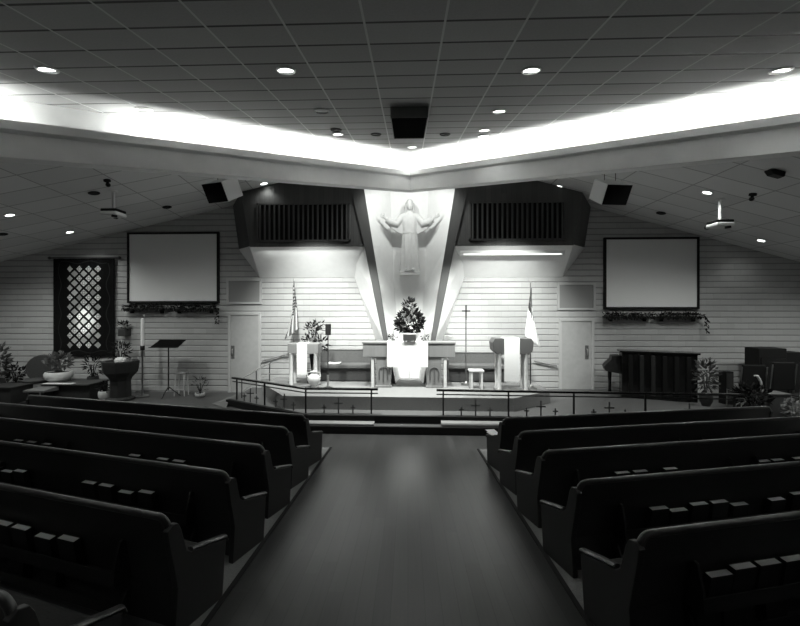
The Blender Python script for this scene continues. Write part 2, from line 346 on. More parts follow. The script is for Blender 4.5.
# ------------------------------------------------------------------ canopies, slanted posts, niche
YC = 10.62
def mir(p, s): return Vector((p.x if s < 0 else 2 * AX - p.x, p.y, p.z))
def ceil_at(x, s): return 2.68 + ((4.446 + .2307 * x) if s < 0 else (4.575 - .276 * x))
for s, nm in ((-1, 'left'), (1, 'right')):
    q = lambda px, py, Y: mir(onY(px, py, Y), s)
    FBL, FBR = q(250, 246, YC), q(364, 246, YC); FTL = q(241, 194, YC); FTL.z = ceil_at(FTL.x, s) - .01
    FTR = q(352, 190, YC); FTR.z = ceil_at(FTR.x, s) - .01
    A = q(239, 249, YW - .01); B = q(260, 277, YW - .01); C = q(354.5, 277, YW - .01)
    WTL = q(233, 204, YW - .01); WTL.z = ceil_at(WTL.x, s) - .01; WTR = Vector((FTR.x, YW - .01, ceil_at(FTR.x, s) - .01))
    th = thing('wood_canopy', 'dark wood overhead canopy with a slatted grille, %s of the statue' % nm, 'canopy', (FBL.x, YC, FBL.z), 0, 'chancel canopies')
    o0 = Vector(th.location); L = lambda p: p - o0
    MB().add([L(p) for p in (FBL, FBR, FTR, FTL, A, B, C, WTR, WTL)], [(0, 1, 2, 3), (3, 0, 4, 8), (0, 5, 4), (0, 1, 6, 5), (1, 2, 7, 6), (4, 5, 6, 7, 8), (3, 2, 7, 8)]).build('canopy_body', M_panel, th)
    dn = Vector((0, -.008, -.02))
    so = MB(); a1 = [L(p) for p in (FBL, FBR, C, B)]; so.loft([[p + dn * .2 for p in a1], [p + dn for p in a1]])
    a2 = [L(p) for p in (FBL, B, A)]; so.loft([[p + dn * .2 for p in a2], [p + dn for p in a2]]); so.build('soffit', M_white, th, label='white sloped underside')
    d0, d1 = q(250, 246, YC), q(364, 246, YC); MB().b2(L(d0) + Vector((0, -.03, -.03)), L(d1) + Vector((0, .03, .03))).build('edge_trim', M_panel, th)
    g0, g1 = q(257, 203.5, YC), q(350.5, 241.5, YC); x0, x1 = sorted((g0.x, g1.x)); zt, zb = g0.z, g1.z
    gr = MB(); t = .05
    for bx in (((x0, zb), (x0 + t, zt)), ((x1 - t, zb), (x1, zt)), ((x0, zb), (x1, zb + t)), ((x0, zt - t), (x1, zt))):
        gr.b2(L(Vector((bx[0][0], YC - .05, bx[0][1]))), L(Vector((bx[1][0], YC, bx[1][1]))))
    gf = gr.build('grille_frame', M_panel, th)
    MB().b2(L(Vector((x0 + .02, YC - .012, zb + .02))), L(Vector((x1 - .02, YC + .004, zt - .02)))).build('grille_cloth', M_black, gf)
    for i in range(19):
        xx = x0 + .1 + (x1 - x0 - .2) * i / 18
        MB().b2(L(Vector((xx - .02, YC - .06, zb + .03))), L(Vector((xx + .02, YC - .01, zt - .03)))).build('slat', M_panel, gf)
    if s > 0:
        f0, f1 = onY(460, 253, YC - .08), onY(565, 253, YC - .08)
        lt = thing('strip_light', 'white fluorescent strip fixture under the right canopy edge', 'light', (f0.x, YC - .1, f0.z - .02))
        Lx = f1.x - f0.x
        MB().b2((0, 0, 0), (Lx, .09, .08)).build('housing', M_white, lt, False, .01)
        MB().tube([(.1, .03, -.02), (Lx - .1, .03, -.02)], .018, 10).build('tube', M_tube, lt, True)
        for xx in (.05, Lx / 2, Lx - .05): MB().b2((xx - .03, .0, -.045), (xx + .03, .07, 0)).build('lamp_holder', M_white, lt)
    # slanted wedge wall with dark post facing
    fo = [q(348, 176, YC), q(364.5, 246, YC), q(373, 290, YC), q(383.5, 341, YC), q(391, 388, YC)]
    fi = [q(362, 176, YC), q(373.2, 246, YC), q(380.6, 290, YC), q(388.4, 341, YC), q(395.5, 388, YC)]
    bo = [q(319, 176, YW - .02), q(344, 246, YW - .02), q(359, 290, YW - .02), q(376.5, 341, YW - .02), q(392, 383, YW - .02)]
    bi = [q(390, 176, YW - .02), q(393, 246, YW - .02), q(395, 290, YW - .02), q(398, 341, YW - .02), q(400, 383, YW - .02)]
    for l_ in (fo, fi, bo, bi): l_[-1].z = ZC
    MBw = MB().loft([[fo[i], fi[i], bi[i], bo[i]] for i in range(5)])
    struct('wall_niche_' + nm, MBw, M_white, 'white slanted side wall of the statue niche, %s' % nm, 'wall')
    e = Vector((0, -.05, 0)); e2 = Vector((0, -.002, 0))
    po = MB().loft([[fo[i] + e, fi[i] + e, fi[i] + e2, fo[i] + e2] for i in range(5)]).build('slanted_post', M_post)
    tag(po, 'dark slanted wood post edging the niche on the %s, behind the altar' % nm, 'post', 'niche posts')
a, b = onY(386, 176, YW), onY(435, 383, YW); struct('wall_niche', MB().b2((a.x, YW - .04, ZC), (b.x, YW - .005, a.z + .3)), M_white, 'white back panel of the statue niche', 'wall')
mb = MB().b2((AX - .006, YW - .046, ZC), (AX + .006, YW - .038, ZC + 1.3)); struct('trim_4', mb, M_frame, 'thin seam strip down the niche panel', 'trim')

# ------------------------------------------------------------------ statue
b0 = onY(409, 271.5, 11.1)
st = thing('robed_statue', 'white robed bearded statue with outstretched arms in the niche', 'statue', (AX + .01, 11.08, b0.z))
MB().b2((-.3, -.16, -.07), (.3, .375, 0)).build('ledge', M_white, st, False, .01)
mb = MB(); rings = []
for z, rx, ry, fo_, oy in ((0, .29, .2, .10, 0), (.12, .27, .19, .10, 0), (.5, .245, .17, .09, 0), (.9, .225, .155, .06, 0), (1.12, .205, .14, .03, 0), (1.3, .215, .14, .02, 0), (1.48, .235, .135, .01, 0), (1.6, .225, .12, 0, 0), (1.68, .15, .1, 0, 0), (1.73, .075, .08, 0, 0), (1.82, .06, .065, 0, -.01)):
    rings.append([Vector((rx * (1 + fo_ * math.sin(9 * t + 3 * z)) * math.cos(t), oy + ry * (1 + fo_ * math.sin(9 * t + 3 * z)) * math.sin(t), z)) for t in [2 * math.pi * j / 60 for j in range(60)]])
mb.loft(rings); mb.ell((0, -.015, 1.94), (.092, .112, .15), 20, 14)
mb.ell((0, -.128, 1.925), (.016, .026, .03)); mb.ell((0, -.1, 1.975), (.06, .03, .012)); mb.ell((-.038, -.112, 1.948), (.016, .012, .01)); mb.ell((.038, -.112, 1.948), (.016, .012, .01))
mb.ell((0, -.112, 1.873), (.03, .016, .01)); mb.ell((-.095, .0, 1.93), (.014, .022, .032)); mb.ell((.095, .0, 1.93), (.014, .022, .032))
for s in (-1, 1):
    mb.tube([(s * .14, 0, 1.62), (s * .25, -.02, 1.55), (s * .40, -.08, 1.36), (s * .56, -.16, 1.40), (s * .66, -.2, 1.47)], [.085, .095, .12, .115, .09], 14)
    mb.loft([[Vector((s * .18, -.02 + d, 1.5)), Vector((s * .40, -.10 + d, 1.38)), Vector((s * .62, -.19 + d, 1.45)), Vector((s * .6, -.17 + d, 1.28)), Vector((s * .42, -.09 + d, 1.16)), Vector((s * .2, -.02 + d, 1.06))] for d in (-.02, .02)])
    mb.tube([(s * .6, -.18, 1.43), (s * .72, -.22, 1.52)], [.04, .032], 10)
    mb.ell((s * .755, -.235, 1.545), (.05, .025, .045))
    for k_, (dx, dz, l_) in enumerate(((.6, .85, .075), (.75, .7, .085), (.88, .5, .08), (.95, .25, .065))):
        p = Vector((s * (.775 + .01 * k_), -.24, 1.575 - .018 * k_)); d = Vector((s * dx, -.15, dz)).normalized()
        mb.tube([p, p + d * l_ * .55, p + d * l_ + Vector((0, -.015, 0))], [.013, .012, .009], 6)
    p = Vector((s * .735, -.24, 1.57)); mb.tube([p, p + Vector((-s * .01, -.02, .04)), p + Vector((s * .005, -.03, .075))], [.015, .013, .01], 6)
mb.ell((-.09, -.17, .03), (.05, .1, .035)); mb.ell((.09, -.17, .03), (.05, .1, .035))
o = mb.build('figure', M_stat, st, True); r = o.modifiers.new('remesh', 'REMESH'); r.mode = 'VOXEL'; r.voxel_size = .011; r.use_smooth_shade = True
hb = MB().ell((0, .03, 1.98), (.108, .118, .135), 18, 10); hb.tube([(-.09, .03, 2.0), (-.11, .03, 1.85), (-.09, .03, 1.72)], [.04, .045, .03]); hb.tube([(.09, .03, 2.0), (.11, .03, 1.85), (.09, .03, 1.72)], [.04, .045, .03]); hb.tube([(0, .1, 2.0), (0, .11, 1.85), (0, .1, 1.72)], [.09, .1, .07])
hb.ell((0, -.085, 1.82), (.05, .045, .065)); hb.build('hair', M_hair, st, True, label='long hair and beard')
cb = MB(); cb.lathe([(.215, 1.09), (.222, 1.12), (.215, 1.15)], (0, 0, 0), 30); cb.tube([(.04, -.15, 1.12), (.05, -.17, .85), (.045, -.17, .6)], .012)
for v in cb.v[:90]: v.y *= .7
cb.build('rope_belt', M_stat, st, True)

# ------------------------------------------------------------------ pews with racks
TH = R(13.8); THL = R(16)
RS = Matrix.Rotation(-math.atan(SL), 4, 'X')
RW = ('first', 'second', 'third', 'fourth', 'fifth', 'sixth')
def make_pew(s, L):
    th = thing('pew', 'x', 'pew')
    X = lambda v: s * v
    def ext(poly, a, b, nm, m, parent=th, bevel=0, smooth=False):
        return MB().prism(poly, X(a), X(b), 'x').build(nm, m, parent, smooth, bevel)
    # backrest: elevation with rounded aisle corner, leaning
    rear = lambda z: (-.22917 * (z - .36) if z > .36 else .0)
    bk = []; N = 8
    outl = [(.03, .1)] + [(.03 + .07 * (1 - math.cos(t)), .82 + .07 * math.sin(t)) for t in [math.pi / 2 * i / N for i in range(N + 1)]]
    outl += [(L - .03 - .07 * (1 - math.cos(t)), .82 + .07 * math.sin(t)) for t in [math.pi / 2 * (N - i) / N for i in range(N + 1)]] + [(L - .03, .1)]
    # ensure mid points at bend so that it leans
    def pts(dy): return [Vector((X(x), rear(z) + dy, z)) for x, z in outl]
    mid0 = [Vector((X(.03), dy, .36)) for dy in (0, .05)]
    mb = MB()
    up_ = [q for q in outl if q[1] > .3]
    ring = lambda dy: [Vector((X(.03), dy, .36))] + [Vector((X(x), rear(z) + dy, z)) for x, z in up_] + [Vector((X(L - .03), dy, .36))]
    mb.loft([ring(0), ring(.05)]); mb.b2((X(.03), 0, .06), (X(L - .03), .05, .36)); mb.build('backrest', M_pew, th)
    path = [(.045, .62)] + [(.05 + .07 * (1 - math.cos(t)), .84 + .07 * math.sin(t)) for t in [math.pi / 2 * i / N for i in range(N + 1)]]
    path += [(L - .05 - .07 * (1 - math.cos(t)), .84 + .07 * math.sin(t)) for t in [math.pi / 2 * (N - i) / N for i in range(N + 1)]] + [(L - .045, .62)]
    MB().tube([(X(x), rear(z) + .025, z) for x, z in path], .027, 10, .03).build('top_rail', M_rail, th, True)
    # end panels
    prof = [(-.02, 0), (.50, 0), (.52, .485), (.12, .565), (.07, .60), (-.0, .80), (-.03, .85), (-.08, .86), (-.125, .82), (-.10, .7), (-.01, .36)]
    for a in (0, L - .05): ext(prof, a, a + .05, 'end_panel', M_pew, th, .006)
    for a in (-.01, L - .06):
        MB().tube([(X(a + .035), .13, .58), (X(a + .035), .3, .55), (X(a + .035), .53, .50), (X(a + .035), .545, .46)], .03, 8, .016).build('armrest', M_rail, th, True)
    ext([(.06, .37), (.06, .42), (.3, .42), (.46, .43), (.505, .41), (.505, .37), (.46, .35)], .05, L - .05, 'seat', M_pewup, th, .01)
    for a in (L * .33, L * .66): ext([(.05, 0), (.45, 0), (.5, .36), (.05, .36)], a, a + .04, 'seat_support', M_pew)
    # book racks on the rear
    for a, b in ((.44, L * .48), (L * .55, L - .5)):
        rk = MB(); rk.b2((X(a), -.145, .35), (X(b), -.0, .365)); rk.b2((X(a), -.155, .35), (X(b), -.142, .45))
        rk.b2((X(a), -.11, .12), (X(b), 0, .135)); rk.b2((X(a), -.12, .12), (X(b), -.107, .2))
        ro = rk.build('book_rack', M_pew, th)
        for e in (a, b - .02):
            ext([(-.145, .34), (-.0, .34), (-.07, .66), (-.09, .68), (-.115, .67), (-.155, .5)], e, e + .02, 'rack_end', M_pew, ro)
            ext([(-.12, .10), (0, .10), (0, .27), (-.03, .27)], e, e + .02, 'rack_end', M_pew, ro)
    return th
PEW = {}
for s, L, X0, Y0 in ((-1, 6.8, -1.47, 3.0), (1, 5.4, 1.31, 2.9)):
    proto = make_pew(s, L)
    for ch in proto.children_recursive:
        for v in ch.data.vertices: v.co.z *= .905; v.co.y = .52 - (.52 - v.co.y) * .86
    nm = 'left' if s < 0 else 'right'
    for i in range(-1, 5):
        p = proto if i == -1 else dup(proto)
        rz = TH if s > 0 else -THL
        fac = Vector((-math.sin(rz), math.cos(rz), 0)); y = Y0 + .867 * i + (.04 if i == -1 else 0)
        og = Vector((X0 + (.22 * s if i == -1 else 0), y, 0)) - fac * .52; og.z = fz(og.y)
        p.matrix_world = Matrix.Translation(og) @ RS @ Matrix.Rotation(rz, 4, 'Z')
        p['label'] = ('dark wooden pew %s of the aisle, %s' % (nm, ('nearest the camera and cut by the bottom edge' if i == -1 else RW[i + 1] + ' row from the camera' if i < 4 else 'front row nearest the rail')))
        p['group'] = 'pews facing the altar'; PEW[s, i] = p
# hymnals
def make_book(kind):
    th = thing(kind, 'x', 'book'); h = .225; t = .052; wd = .185
    c = MB(); c.box((0, -t / 2 + .002, h / 2), (wd, .004, h)).box((0, t / 2 - .002, h / 2), (wd, .004, h)).box((wd / 2 - .002, 0, h / 2), (.004, t, h)); c.build('cover', M_cover, th)
    MB().box((-.004, 0, h / 2 - .001), (wd - .012, t - .008, h - .002)).build('pages', M_page, th, label='pale page block'); return th
bk0 = make_book('hymnal')
first = [True]
BOOKS = {(-1, 0, 'u'): [6, 24, 47, 71], (-1, 0, 'l'): [16, 48], (-1, 1, 'u'): [-2, 9, 22, 91, 108, 127, 148], (-1, 2, 'u'): [20, 33, 48, 136, 164, 180],
         (1, 0, 'u'): [717, 740, 765, 790], (1, 0, 'l'): [709, 735, 776], (1, 1, 'u'): [657, 677, 697, 717, 738, 775, 796], (1, 2, 'u'): [621, 639, 669, 762, 776, 797]}
LOWB = {(-1, 0, 47): -.03, (-1, 1, 127): -.04, (1, 0, 717): -.03, (1, 1, 677): -.04, (1, 1, 738): -.05, (1, 1, 775): -.04, (-1, 1, 9): -.03}
LEAN = math.atan(.22917)
for (s, i, lv), xs in BOOKS.items():
    M = PEW[s, i].matrix_world.copy(); z0, yy, lean = (.333, .021, LEAN * .95) if lv == 'u' else (.124, .03, 0)
    order = sorted(xs, key=lambda v: -v if s < 0 else v); used = []
    for kx, px in enumerate(order):
        lo, hi = .1, 5.2
        for _ in range(40):
            md = (lo + hi) / 2; q = proj(M @ Vector((s * md, yy - .03, z0 + .2)))[0]
            if (q < px) == (s > 0): lo = md
            else: hi = md
        if used: lo = max(lo, used[-1] + .192)
        used.append(lo)
        b = bk0 if first[0] else dup(bk0); first[0] = False
        low = LOWB.get((s, i, px), 0)
        b.matrix_world = M @ Matrix.Translation((s * lo, yy, z0)) @ Matrix.Rotation(lean, 4, 'X') @ Matrix.Rotation(0 if s < 0 else math.pi, 4, 'Z') @ Matrix.Diagonal((1, 1, (.23 + low) / .23 * (.8 if lv == 'l' else 1), 1))
        b['label'] = '%s hymnal in the %srack behind the %s %s pew, %s from the aisle' % ('short' if low else 'dark', 'lower ' if lv == 'l' else '', 'second-row third-row fourth-row'.split()[i], 'left' if s < 0 else 'right', RW[kx] if kx < 6 else 'seventh')
        b['group'] = 'hymnals in the pew racks'
# bulletin on the front right pew seat
M = PEW[1, 4].matrix_world
o = MB().box((0, 0, .006), (.13, .2, .008)).add([(-.08, -.11, .012), (.08, -.11, .012), (.08, .11, .05), (-.08, .11, .05), (-.08, .11, .047), (.08, .11, .047)], [(0, 1, 2, 3), (0, 4, 5, 1), (2, 5, 4, 3)]).build('paper_bulletin', M_cloth)
o.matrix_world = M @ Matrix.Translation((.03, .34, .512)); tag(o, 'white folded paper lying on the armrest of the front right pew', 'paper')

# ------------------------------------------------------------------ communion rails and kneelers
def rail(name, label, P, posts, bays, lbl):
    th = thing('communion_rail', label, 'railing', P[0], 0, 'communion rails'); o0 = Vector(P[0]); P = [Vector(p) - o0 for p in P]
    H = .56
    def at(u):
        i = min(int(u), len(P) - 2); return P[i].lerp(P[i + 1], u - i)
    def bar(z, hw, hh, nm):
        mb = MB()
        for i in range(len(P) - 1):
            a, b = P[i], P[i + 1]; t = (b - a).normalized(); nr = Vector((t.y, -t.x, 0))
            mb.loft([[p + nr * hw + UP * (z - hh), p + nr * hw + UP * (z + hh), p - nr * hw + UP * (z + hh), p - nr * hw + UP * (z - hh)] for p in (a - t * (.12 if i == 0 else .03), b + t * (.12 if i == len(P) - 2 else .03))])
        mb.build(nm, M_gloss if nm == 'handrail' else M_iron, th, False, .008)
    bar(H, .045, .022, 'handrail'); bar(H - .095, .018, .012, 'lower_rail')
    for u in posts:
        p = at(u); MB().b2(p + Vector((-.016, -.016, 0)), p + Vector((.016, .016, H - .02))).build('post', M_iron, th)
    for a, b in bays:
        for du, h in ((0, .36), (-.22, .2), (.22, .2)):
            u = (a + b) / 2 + du * (b - a); p = at(u)
            ww = h * .28
            MB().b2(p + Vector((-.014, -.008, 0)), p + Vector((.014, .008, h))).b2(p + Vector((-ww, -.008, h * .6)), p + Vector((ww, .008, h * .6 + .03))).build('cross', M_grey, th, label='small metal cross')
    return th
lp = [(-.80, 8.62, ZB), (-2.34, 8.64, ZB), (-4.55, 9.90, ZB)]
rail('l', 'black communion rail with small crosses, left of the centre gap', lp, (.02, 1, 1.55, 1.98), ((.02, 1), (1, 1.55), (1.55, 1.98)), 'left')
rp = [(.76, 8.56, ZB), (7.0, 8.30, ZB)]
rail('r', 'black communion rail with small crosses, right of the centre gap', rp, (.005, .235, .46, .70, .99), ((.005, .235), (.235, .46), (.46, .70), (.70, .99)), 'right')
def kneeler(a, b, label, hh=1.0):
    a = Vector(a); b = Vector(b); t = (b - a).normalized(); nr = Vector((t.y, -t.x, 0)); mb = MB()
    prof = [(-.1, 0), (.1, 0), (.105, .05), (.09, .09), (.05, .105), (-.05, .105), (-.09, .09), (-.105, .05)]
    th = thing('kneeler', label, 'kneeler', a, 0, 'padded kneelers below the rail')
    MB().loft([[p - a + nr * u + UP * v for u, v in [(pu, pv * hh) for pu, pv in prof]] for p in (a, b)]).build('cushion', M_kneel, th, True)
    MB().loft([[p - a + nr * u + UP * v for u, v in ((-.09, -.0), (.09, -.0), (.09, .012), (-.09, .012))] for p in (a + t * .03, b - t * .03)]).build('base_board', M_black, th)
kneeler((-.74, 8.325, ZA), (-2.3, 8.345, ZA), 'pale padded kneeler below the rail, left of the centre gap', .6)
kneeler((2.2, 8.27, ZA), (.72, 8.29, ZA), 'pale padded kneeler below the rail, right of the centre gap')
# small sloping side rail and wall handrails
p0, p1 = Vector((-4.45, 10.05, ZB)), Vector((-4.05, 11.0, ZB))
th = thing('ramp_rail', 'thin sloping metal rail beside the left door', 'railing', p0)
MB().tube([(0, 0, .52), (p1 - p0) + Vector((0, 0, .82))], .02).build('bar', M_steel, th, True)
MB().tube([(0, 0, .2), (p1 - p0) + Vector((0, 0, .5))], .014).build('lower_bar', M_steel, th, True)
for p, h in ((Vector((0, 0, 0)), .52), (p1 - p0, .82), ((p1 - p0) * .5, .67)): MB().tube([p, p + UP * h], .014).build('post', M_iron, th, True)
for (x0, y0, x1, y1, lb) in ((262, 361, 285, 355, 'sloping wall handrail between left door and flag'), (534, 361, 557, 366, 'sloping wall handrail between right flag and right door')):
    a, b = onY(x0, y0, YW - .08), onY(x1, y1, YW - .08); th = thing('wall_handrail', lb, 'handrail', a)
    MB().tube([(0, 0, 0), b - a], .022).build('bar', M_oak, th, True)
    for t in (.15, .85): p = (b - a) * t; MB().tube([p, p + Vector((0, .04, -.04)), p + Vector((0, .09, -.04))], .01).build('bracket', M_steel, th, True)

# ------------------------------------------------------------------ altar group
YAl = 10.0
x0, x1 = onY(362, 342, YAl).x, onY(456, 342, YAl).x; zt = onY(400, 342, YAl).z
al = thing('altar', 'wooden altar table with carved front beneath the niche', 'altar', ((x0 + x1) / 2, YAl + .25, ZC)); W = x1 - x0; H = zt - ZC
MB().b2((-W / 2, -.25, H - .05), (W / 2, .27, H)).build('tabletop', M_oak, al, False, .01)
MB().b2((-W / 2 + .02, -.23, H - .40), (W / 2 - .02, .25, H - .05)).build('apron', M_oak, al, False, .01)
for s in (-1, 1):
    cx = s * (.65 if s < 0 else .65) ; cx = s * .67 - .0
    pd = MB().b2((cx - .19, -.2, .03), (cx + .19, .2, H - .40)).build('pedestal', M_oak, al, False, .01)
    MB().b2((cx - .22, -.23, 0), (cx + .22, .23, .05)).build('plinth', M_oak, pd, False, .008)
    arc = [(cx + .11 * math.cos(t), -.205, .42 + .12 * math.sin(t)) for t in [math.pi * i / 10 for i in range(11)]]
    em = MB().tube([(cx + .11, -.205, .2)] + arc + [(cx - .11, -.205, .2)], .018, 6); em.b2((cx - .015, -.22, .15), (cx + .015, -.2, .55)).build('carving', M_post, pd, True)
    MB().b2((cx + s * .25, -.2, 0), (cx + s * .33, -.1, H - .40)).build('leg', M_pale, al, False, .008, 'pale strip for the lit outer flank of the pedestal')  # not a real leg: pale bar added for light on the pedestal's outer flank
cw = (onY(387, 342, YAl).x, onY(428, 342, YAl).x); oc = (x0 + x1) / 2
cl = MB(); z1 = onY(400, 367, YAl).z - ZC
sec = [(.275, H - .2), (.275, H + .006), (.27, H + .010), (-.26, H + .010), (-.262, H + .006), (-.262, z1)]
out = [(p[0] + (.006 if j < 1 else 0), p[1]) for j, p in enumerate(sec)]
mbp = [(y_, z_) for y_, z_ in sec] + [(y_ * .985 if abs(y_) > .2 else y_, z_ - (.005 if z_ > H else 0)) for y_, z_ in sec[::-1]]
o = MB().prism(mbp, cw[0] - oc, cw[1] - oc, 'x').build('altar_cloth', M_cloth); o.location = al.location
tag(o, 'bright white cloth hanging over the middle of the altar', 'cloth')
for px, lb in ((393, 'left'), (425, 'right')):
    p = onY(px, 343, YAl + .2); c = thing('altar_candle', 'white candle in brass holder on the altar, %s of the flowers' % lb, 'candle', (p.x, YAl + .2, zt + .011), 0, 'altar candles')
    MB().lathe([(.07, 0), (.07, .015), (.03, .03), (.02, .08), (.045, .11), (.05, .14), (.03, .15)], n=14).build('holder', M_brass, c, True)
    MB().lathe([(.026, .14), (.026, .5), (.006, .51)], n=12).build('candle', M_wax, c, True); MB().tube([(0, 0, .505), (.004, 0, .53)], .003, 5).build('wick', M_black, c)
    fo = MB().foliage((0, 0, .09), (.12, .1, .06), 36, .07, .03); fo.build('greenery', M_leaf, c)
p = onY(409.5, 342, YAl + .22)
fl = thing('flower_arrangement', 'large dark flower and leaf arrangement in the middle of the altar', 'flowers', (p.x, YAl + .24, zt + .011))
MB().lathe([(.22, 0), (.24, .05), (.28, .2), (.27, .22)], n=20).build('bowl', M_pot, fl, True, label='low pale bowl')
MB().b2((-.17, -.3, .03), (.17, -.28, .2)).b2((-.15, -.3, 0), (-.12, -.1, .05)).b2((.12, -.3, 0), (.15, -.1, .05)).build('brass_plaque', M_brass, fl, False, .01)
fb = MB(); fb.foliage((0, 0, .52), (.33, .2, .32), 330, .15, .075); fb.foliage((0, 0, .9), (.15, .12, .2), 90, .13, .06); fb.foliage((.0, 0, .4), (.42, .18, .14), 110, .14, .07); fb.build('foliage', M_leaf, fl)
fm = MB()
for _ in range(26):
    t = random.uniform(0, 2 * math.pi); z = random.uniform(.35, 1.0); rr = .34 * (1.15 - z * .8)
    c = Vector((rr * math.cos(t), -abs(rr * .7 * math.sin(t)) - .03, z))
    for k_ in range(7):
        d = Vector((math.cos(k_ * .9), -.5, math.sin(k_ * .9))); fm.leaf(c, d, .06, .04)
fm.build('blossoms', M_flower, fl)

# ------------------------------------------------------------------ left lectern, pulpit
p = onY(305, 385, 10.2); zz = onY(305, 343, 10.2).z - ZC
le = thing('lectern', 'open wooden lectern table left of the altar under a white hanging', 'lectern', (p.x, 10.2, ZC))
w_ = (onY(320, 343, 10.2).x - onY(290, 343, 10.2).x)
MB().b2((-w_ / 2, -.22, zz - .27), (w_ / 2, .22, zz)).build('top', M_oak, le, False, .012)
for s in (-1, 1):
    for yy in (-.17, .17): MB().lathe([(.06, 0), (.06, .04), (.045, .08), (.05, .5), (.045, zz - .3), (.06, zz - .26)], (s * (w_ / 2 - .08), yy, 0), 12).build('leg', M_pale, le, True, label='pale turned leg')
MB().b2((-w_ / 2 + .05, -.16, 0), (w_ / 2 - .05, .16, .04)).build('base', M_oak, le, False, .008)
def hanging(p, x0_, x1_, top, dep, drop, label):
    sec = [(dep * .6, top - .12), (dep * .6, top + .008), (-dep - .012, top + .008), (-dep - .012, top - drop)]
    pr = sec + [(y_ + (-.004 if y_ > 0 else .005), z_ - (.005 if z_ > top else 0)) for y_, z_ in sec[::-1]]
    o = MB().prism([(y_ , z_) for y_, z_ in pr], x0_, x1_, 'x').build('cloth_hanging', M_cloth); o.location = p
    cb = MB(); 
    for k_ in range(int((x1_ - x0_) / .025)): cb.tube([(x0_ + .012 + k_ * .025, -dep - .01, top - drop), (x0_ + .012 + k_ * .025, -dep - .011, top - drop - .04)], .004, 4)
    cb.build('fringe', M_cloth, o); return tag(o, label, 'cloth')
hanging(Vector(le.location), onY(297, 340, 9.98).x - le.location.x, onY(307, 340, 9.98).x - le.location.x, zz, .22, .82, 'narrow white cloth hanging from the left lectern')
u = onY(314, 385, 9.95)
ur = thing('urn', 'white rounded urn standing beside the left lectern', 'urn', (u.x + .02, 9.86, ZC))
MB().lathe([(.07, 0), (.08, .03), (.05, .07), (.13, .14), (.175, .24), (.15, .33), (.08, .38), (.07, .42), (.1, .45)], n=20).build('body', M_pot, ur, True)
for s in (-1, 1): MB().tube([(s * .07, 0, .42), (s * .16, 0, .42), (s * .17, 0, .3)], .014, 6).build('handle', M_pot, ur, True)
pl = thing('leafy_plant', 'tall spreading green plant in a pot behind the left lectern', 'plant', (onY(312, 380, 10.62).x, 10.62, ZC))
MB().lathe([(.13, 0), (.17, .3), (.19, .32), (.17, .34)], n=16).build('pot', M_dpot, pl, True)
fb = MB()
for k_ in range(9):
    t = k_ * .7; e = Vector((.17 * math.cos(t), .14 * math.sin(t), random.uniform(1.1, 1.75))); fb.tube([(0, 0, .3), (e.x * .4, e.y * .4, e.z * .7), e], .01, 5); fb.foliage(e, (.11, .1, .09), 14, .13, .045)
fb.foliage((.25, 0, 1.1), (.16, .12, .16), 40, .16, .05); fb.build('foliage', M_leaf, pl)
# microphone stand
p = onY(328, 384, 9.9); mz = lambda py: onY(328, py, 9.9).z - ZC
ms = thing('microphone_stand', 'thin black pole stand with a boxy head right of the left lectern', 'stand', (p.x, 9.9, ZC))
MB().lathe([(.13, 0), (.13, .02), (.03, .05)], n=18).build('base', M_iron, ms, True); MB().tube([(0, 0, .03), (0, 0, .35)], .028, 10).build('sleeve', M_steel, ms, True)
MB().tube([(0, 0, .3), (0, 0, mz(334))], .014).build('pole', M_iron, ms, True)
MB().b2((-.06, -.06, mz(335)), (.07, .06, mz(324))).build('head_box', M_black, ms, False, .01)
MB().tube([(-.04, 0, mz(326)), (-.12, 0, mz(324)), (-.26, 0, mz(327))], .012).build('boom', M_iron, ms, True); MB().tube([(-.04, 0, mz(331)), (-.24, 0, mz(329.5))], .01).build('boom', M_iron, ms, True)
# benches behind
def bench(x0p, x1p, ytop, label, hid):
    a, b = onY(x0p, ytop, 11.1), onY(x1p, ytop, 11.1); W = b.x - a.x; th = thing('choir_bench', label, 'bench', (a.x, 10.85, ZC), 0, 'benches against the chancel wall'); H = a.z - ZC
    MB().b2((0, .32, .3), (W, .42, H)).build('backrest', M_bench, th, False, .02); MB().b2((0, -.1, .38), (W, .34, .50)).build('seat', M_bench, th, False, .03)
    MB().b2((.03, -.02, .03), (W - .03, .3, .38)).build('front_panel', M_benchd, th)
    for x in (0, W - .05): MB().prism([(-.08, 0), (.42, 0), (.42, H - .05), (.34, H - .05), (.28, .68), (-.08, .64)], x, x + .05, 'x').build('end_panel', M_bench, th, False, .01)
    MB().b2((.0, .3, H), (W, .44, H + .03)).build('top_rail', M_oak, th, False, .01)
bench(319, 373, 350, 'dark upholstered bench against the wall left of the altar', 0); bench(446, 503, 353, 'dark upholstered bench against the wall right of the altar', 0)
for (px, lb) in ((334, 'pale open book lying on the left chancel bench'),):
    p = onY(px, 362, 10.85); o = MB().box((-.09, 0, .012), (.17, .24, .02), Matrix.Rotation(.12, 3, 'Y')).box((.09, 0, .012), (.17, .24, .02), Matrix.Rotation(-.12, 3, 'Y')).build('open_book', M_page); o.location = (p.x, 10.93, ZC + .505); tag(o, lb, 'book')
# processional cross
p = onY(466, 383, 10.5); hz = lambda py: onY(466, py, 10.5).z - ZC
pc = thing('processional_cross', 'slender dark standing cross on a pole right of the altar', 'cross', (p.x, 10.5, ZC))
MB().lathe([(.14, 0), (.14, .03), (.05, .06), (.03, .1)], n=18).build('base', M_brass, pc, True); MB().tube([(0, 0, .05), (0, 0, hz(318))], .016).build('pole', M_post, pc, True)
MB().b2((-.018, -.012, hz(320)), (.018, .012, hz(305))).b2((-.115, -.012, hz(311) - .018), (.115, .012, hz(311) + .018)).build('cross_head', M_iron, pc)
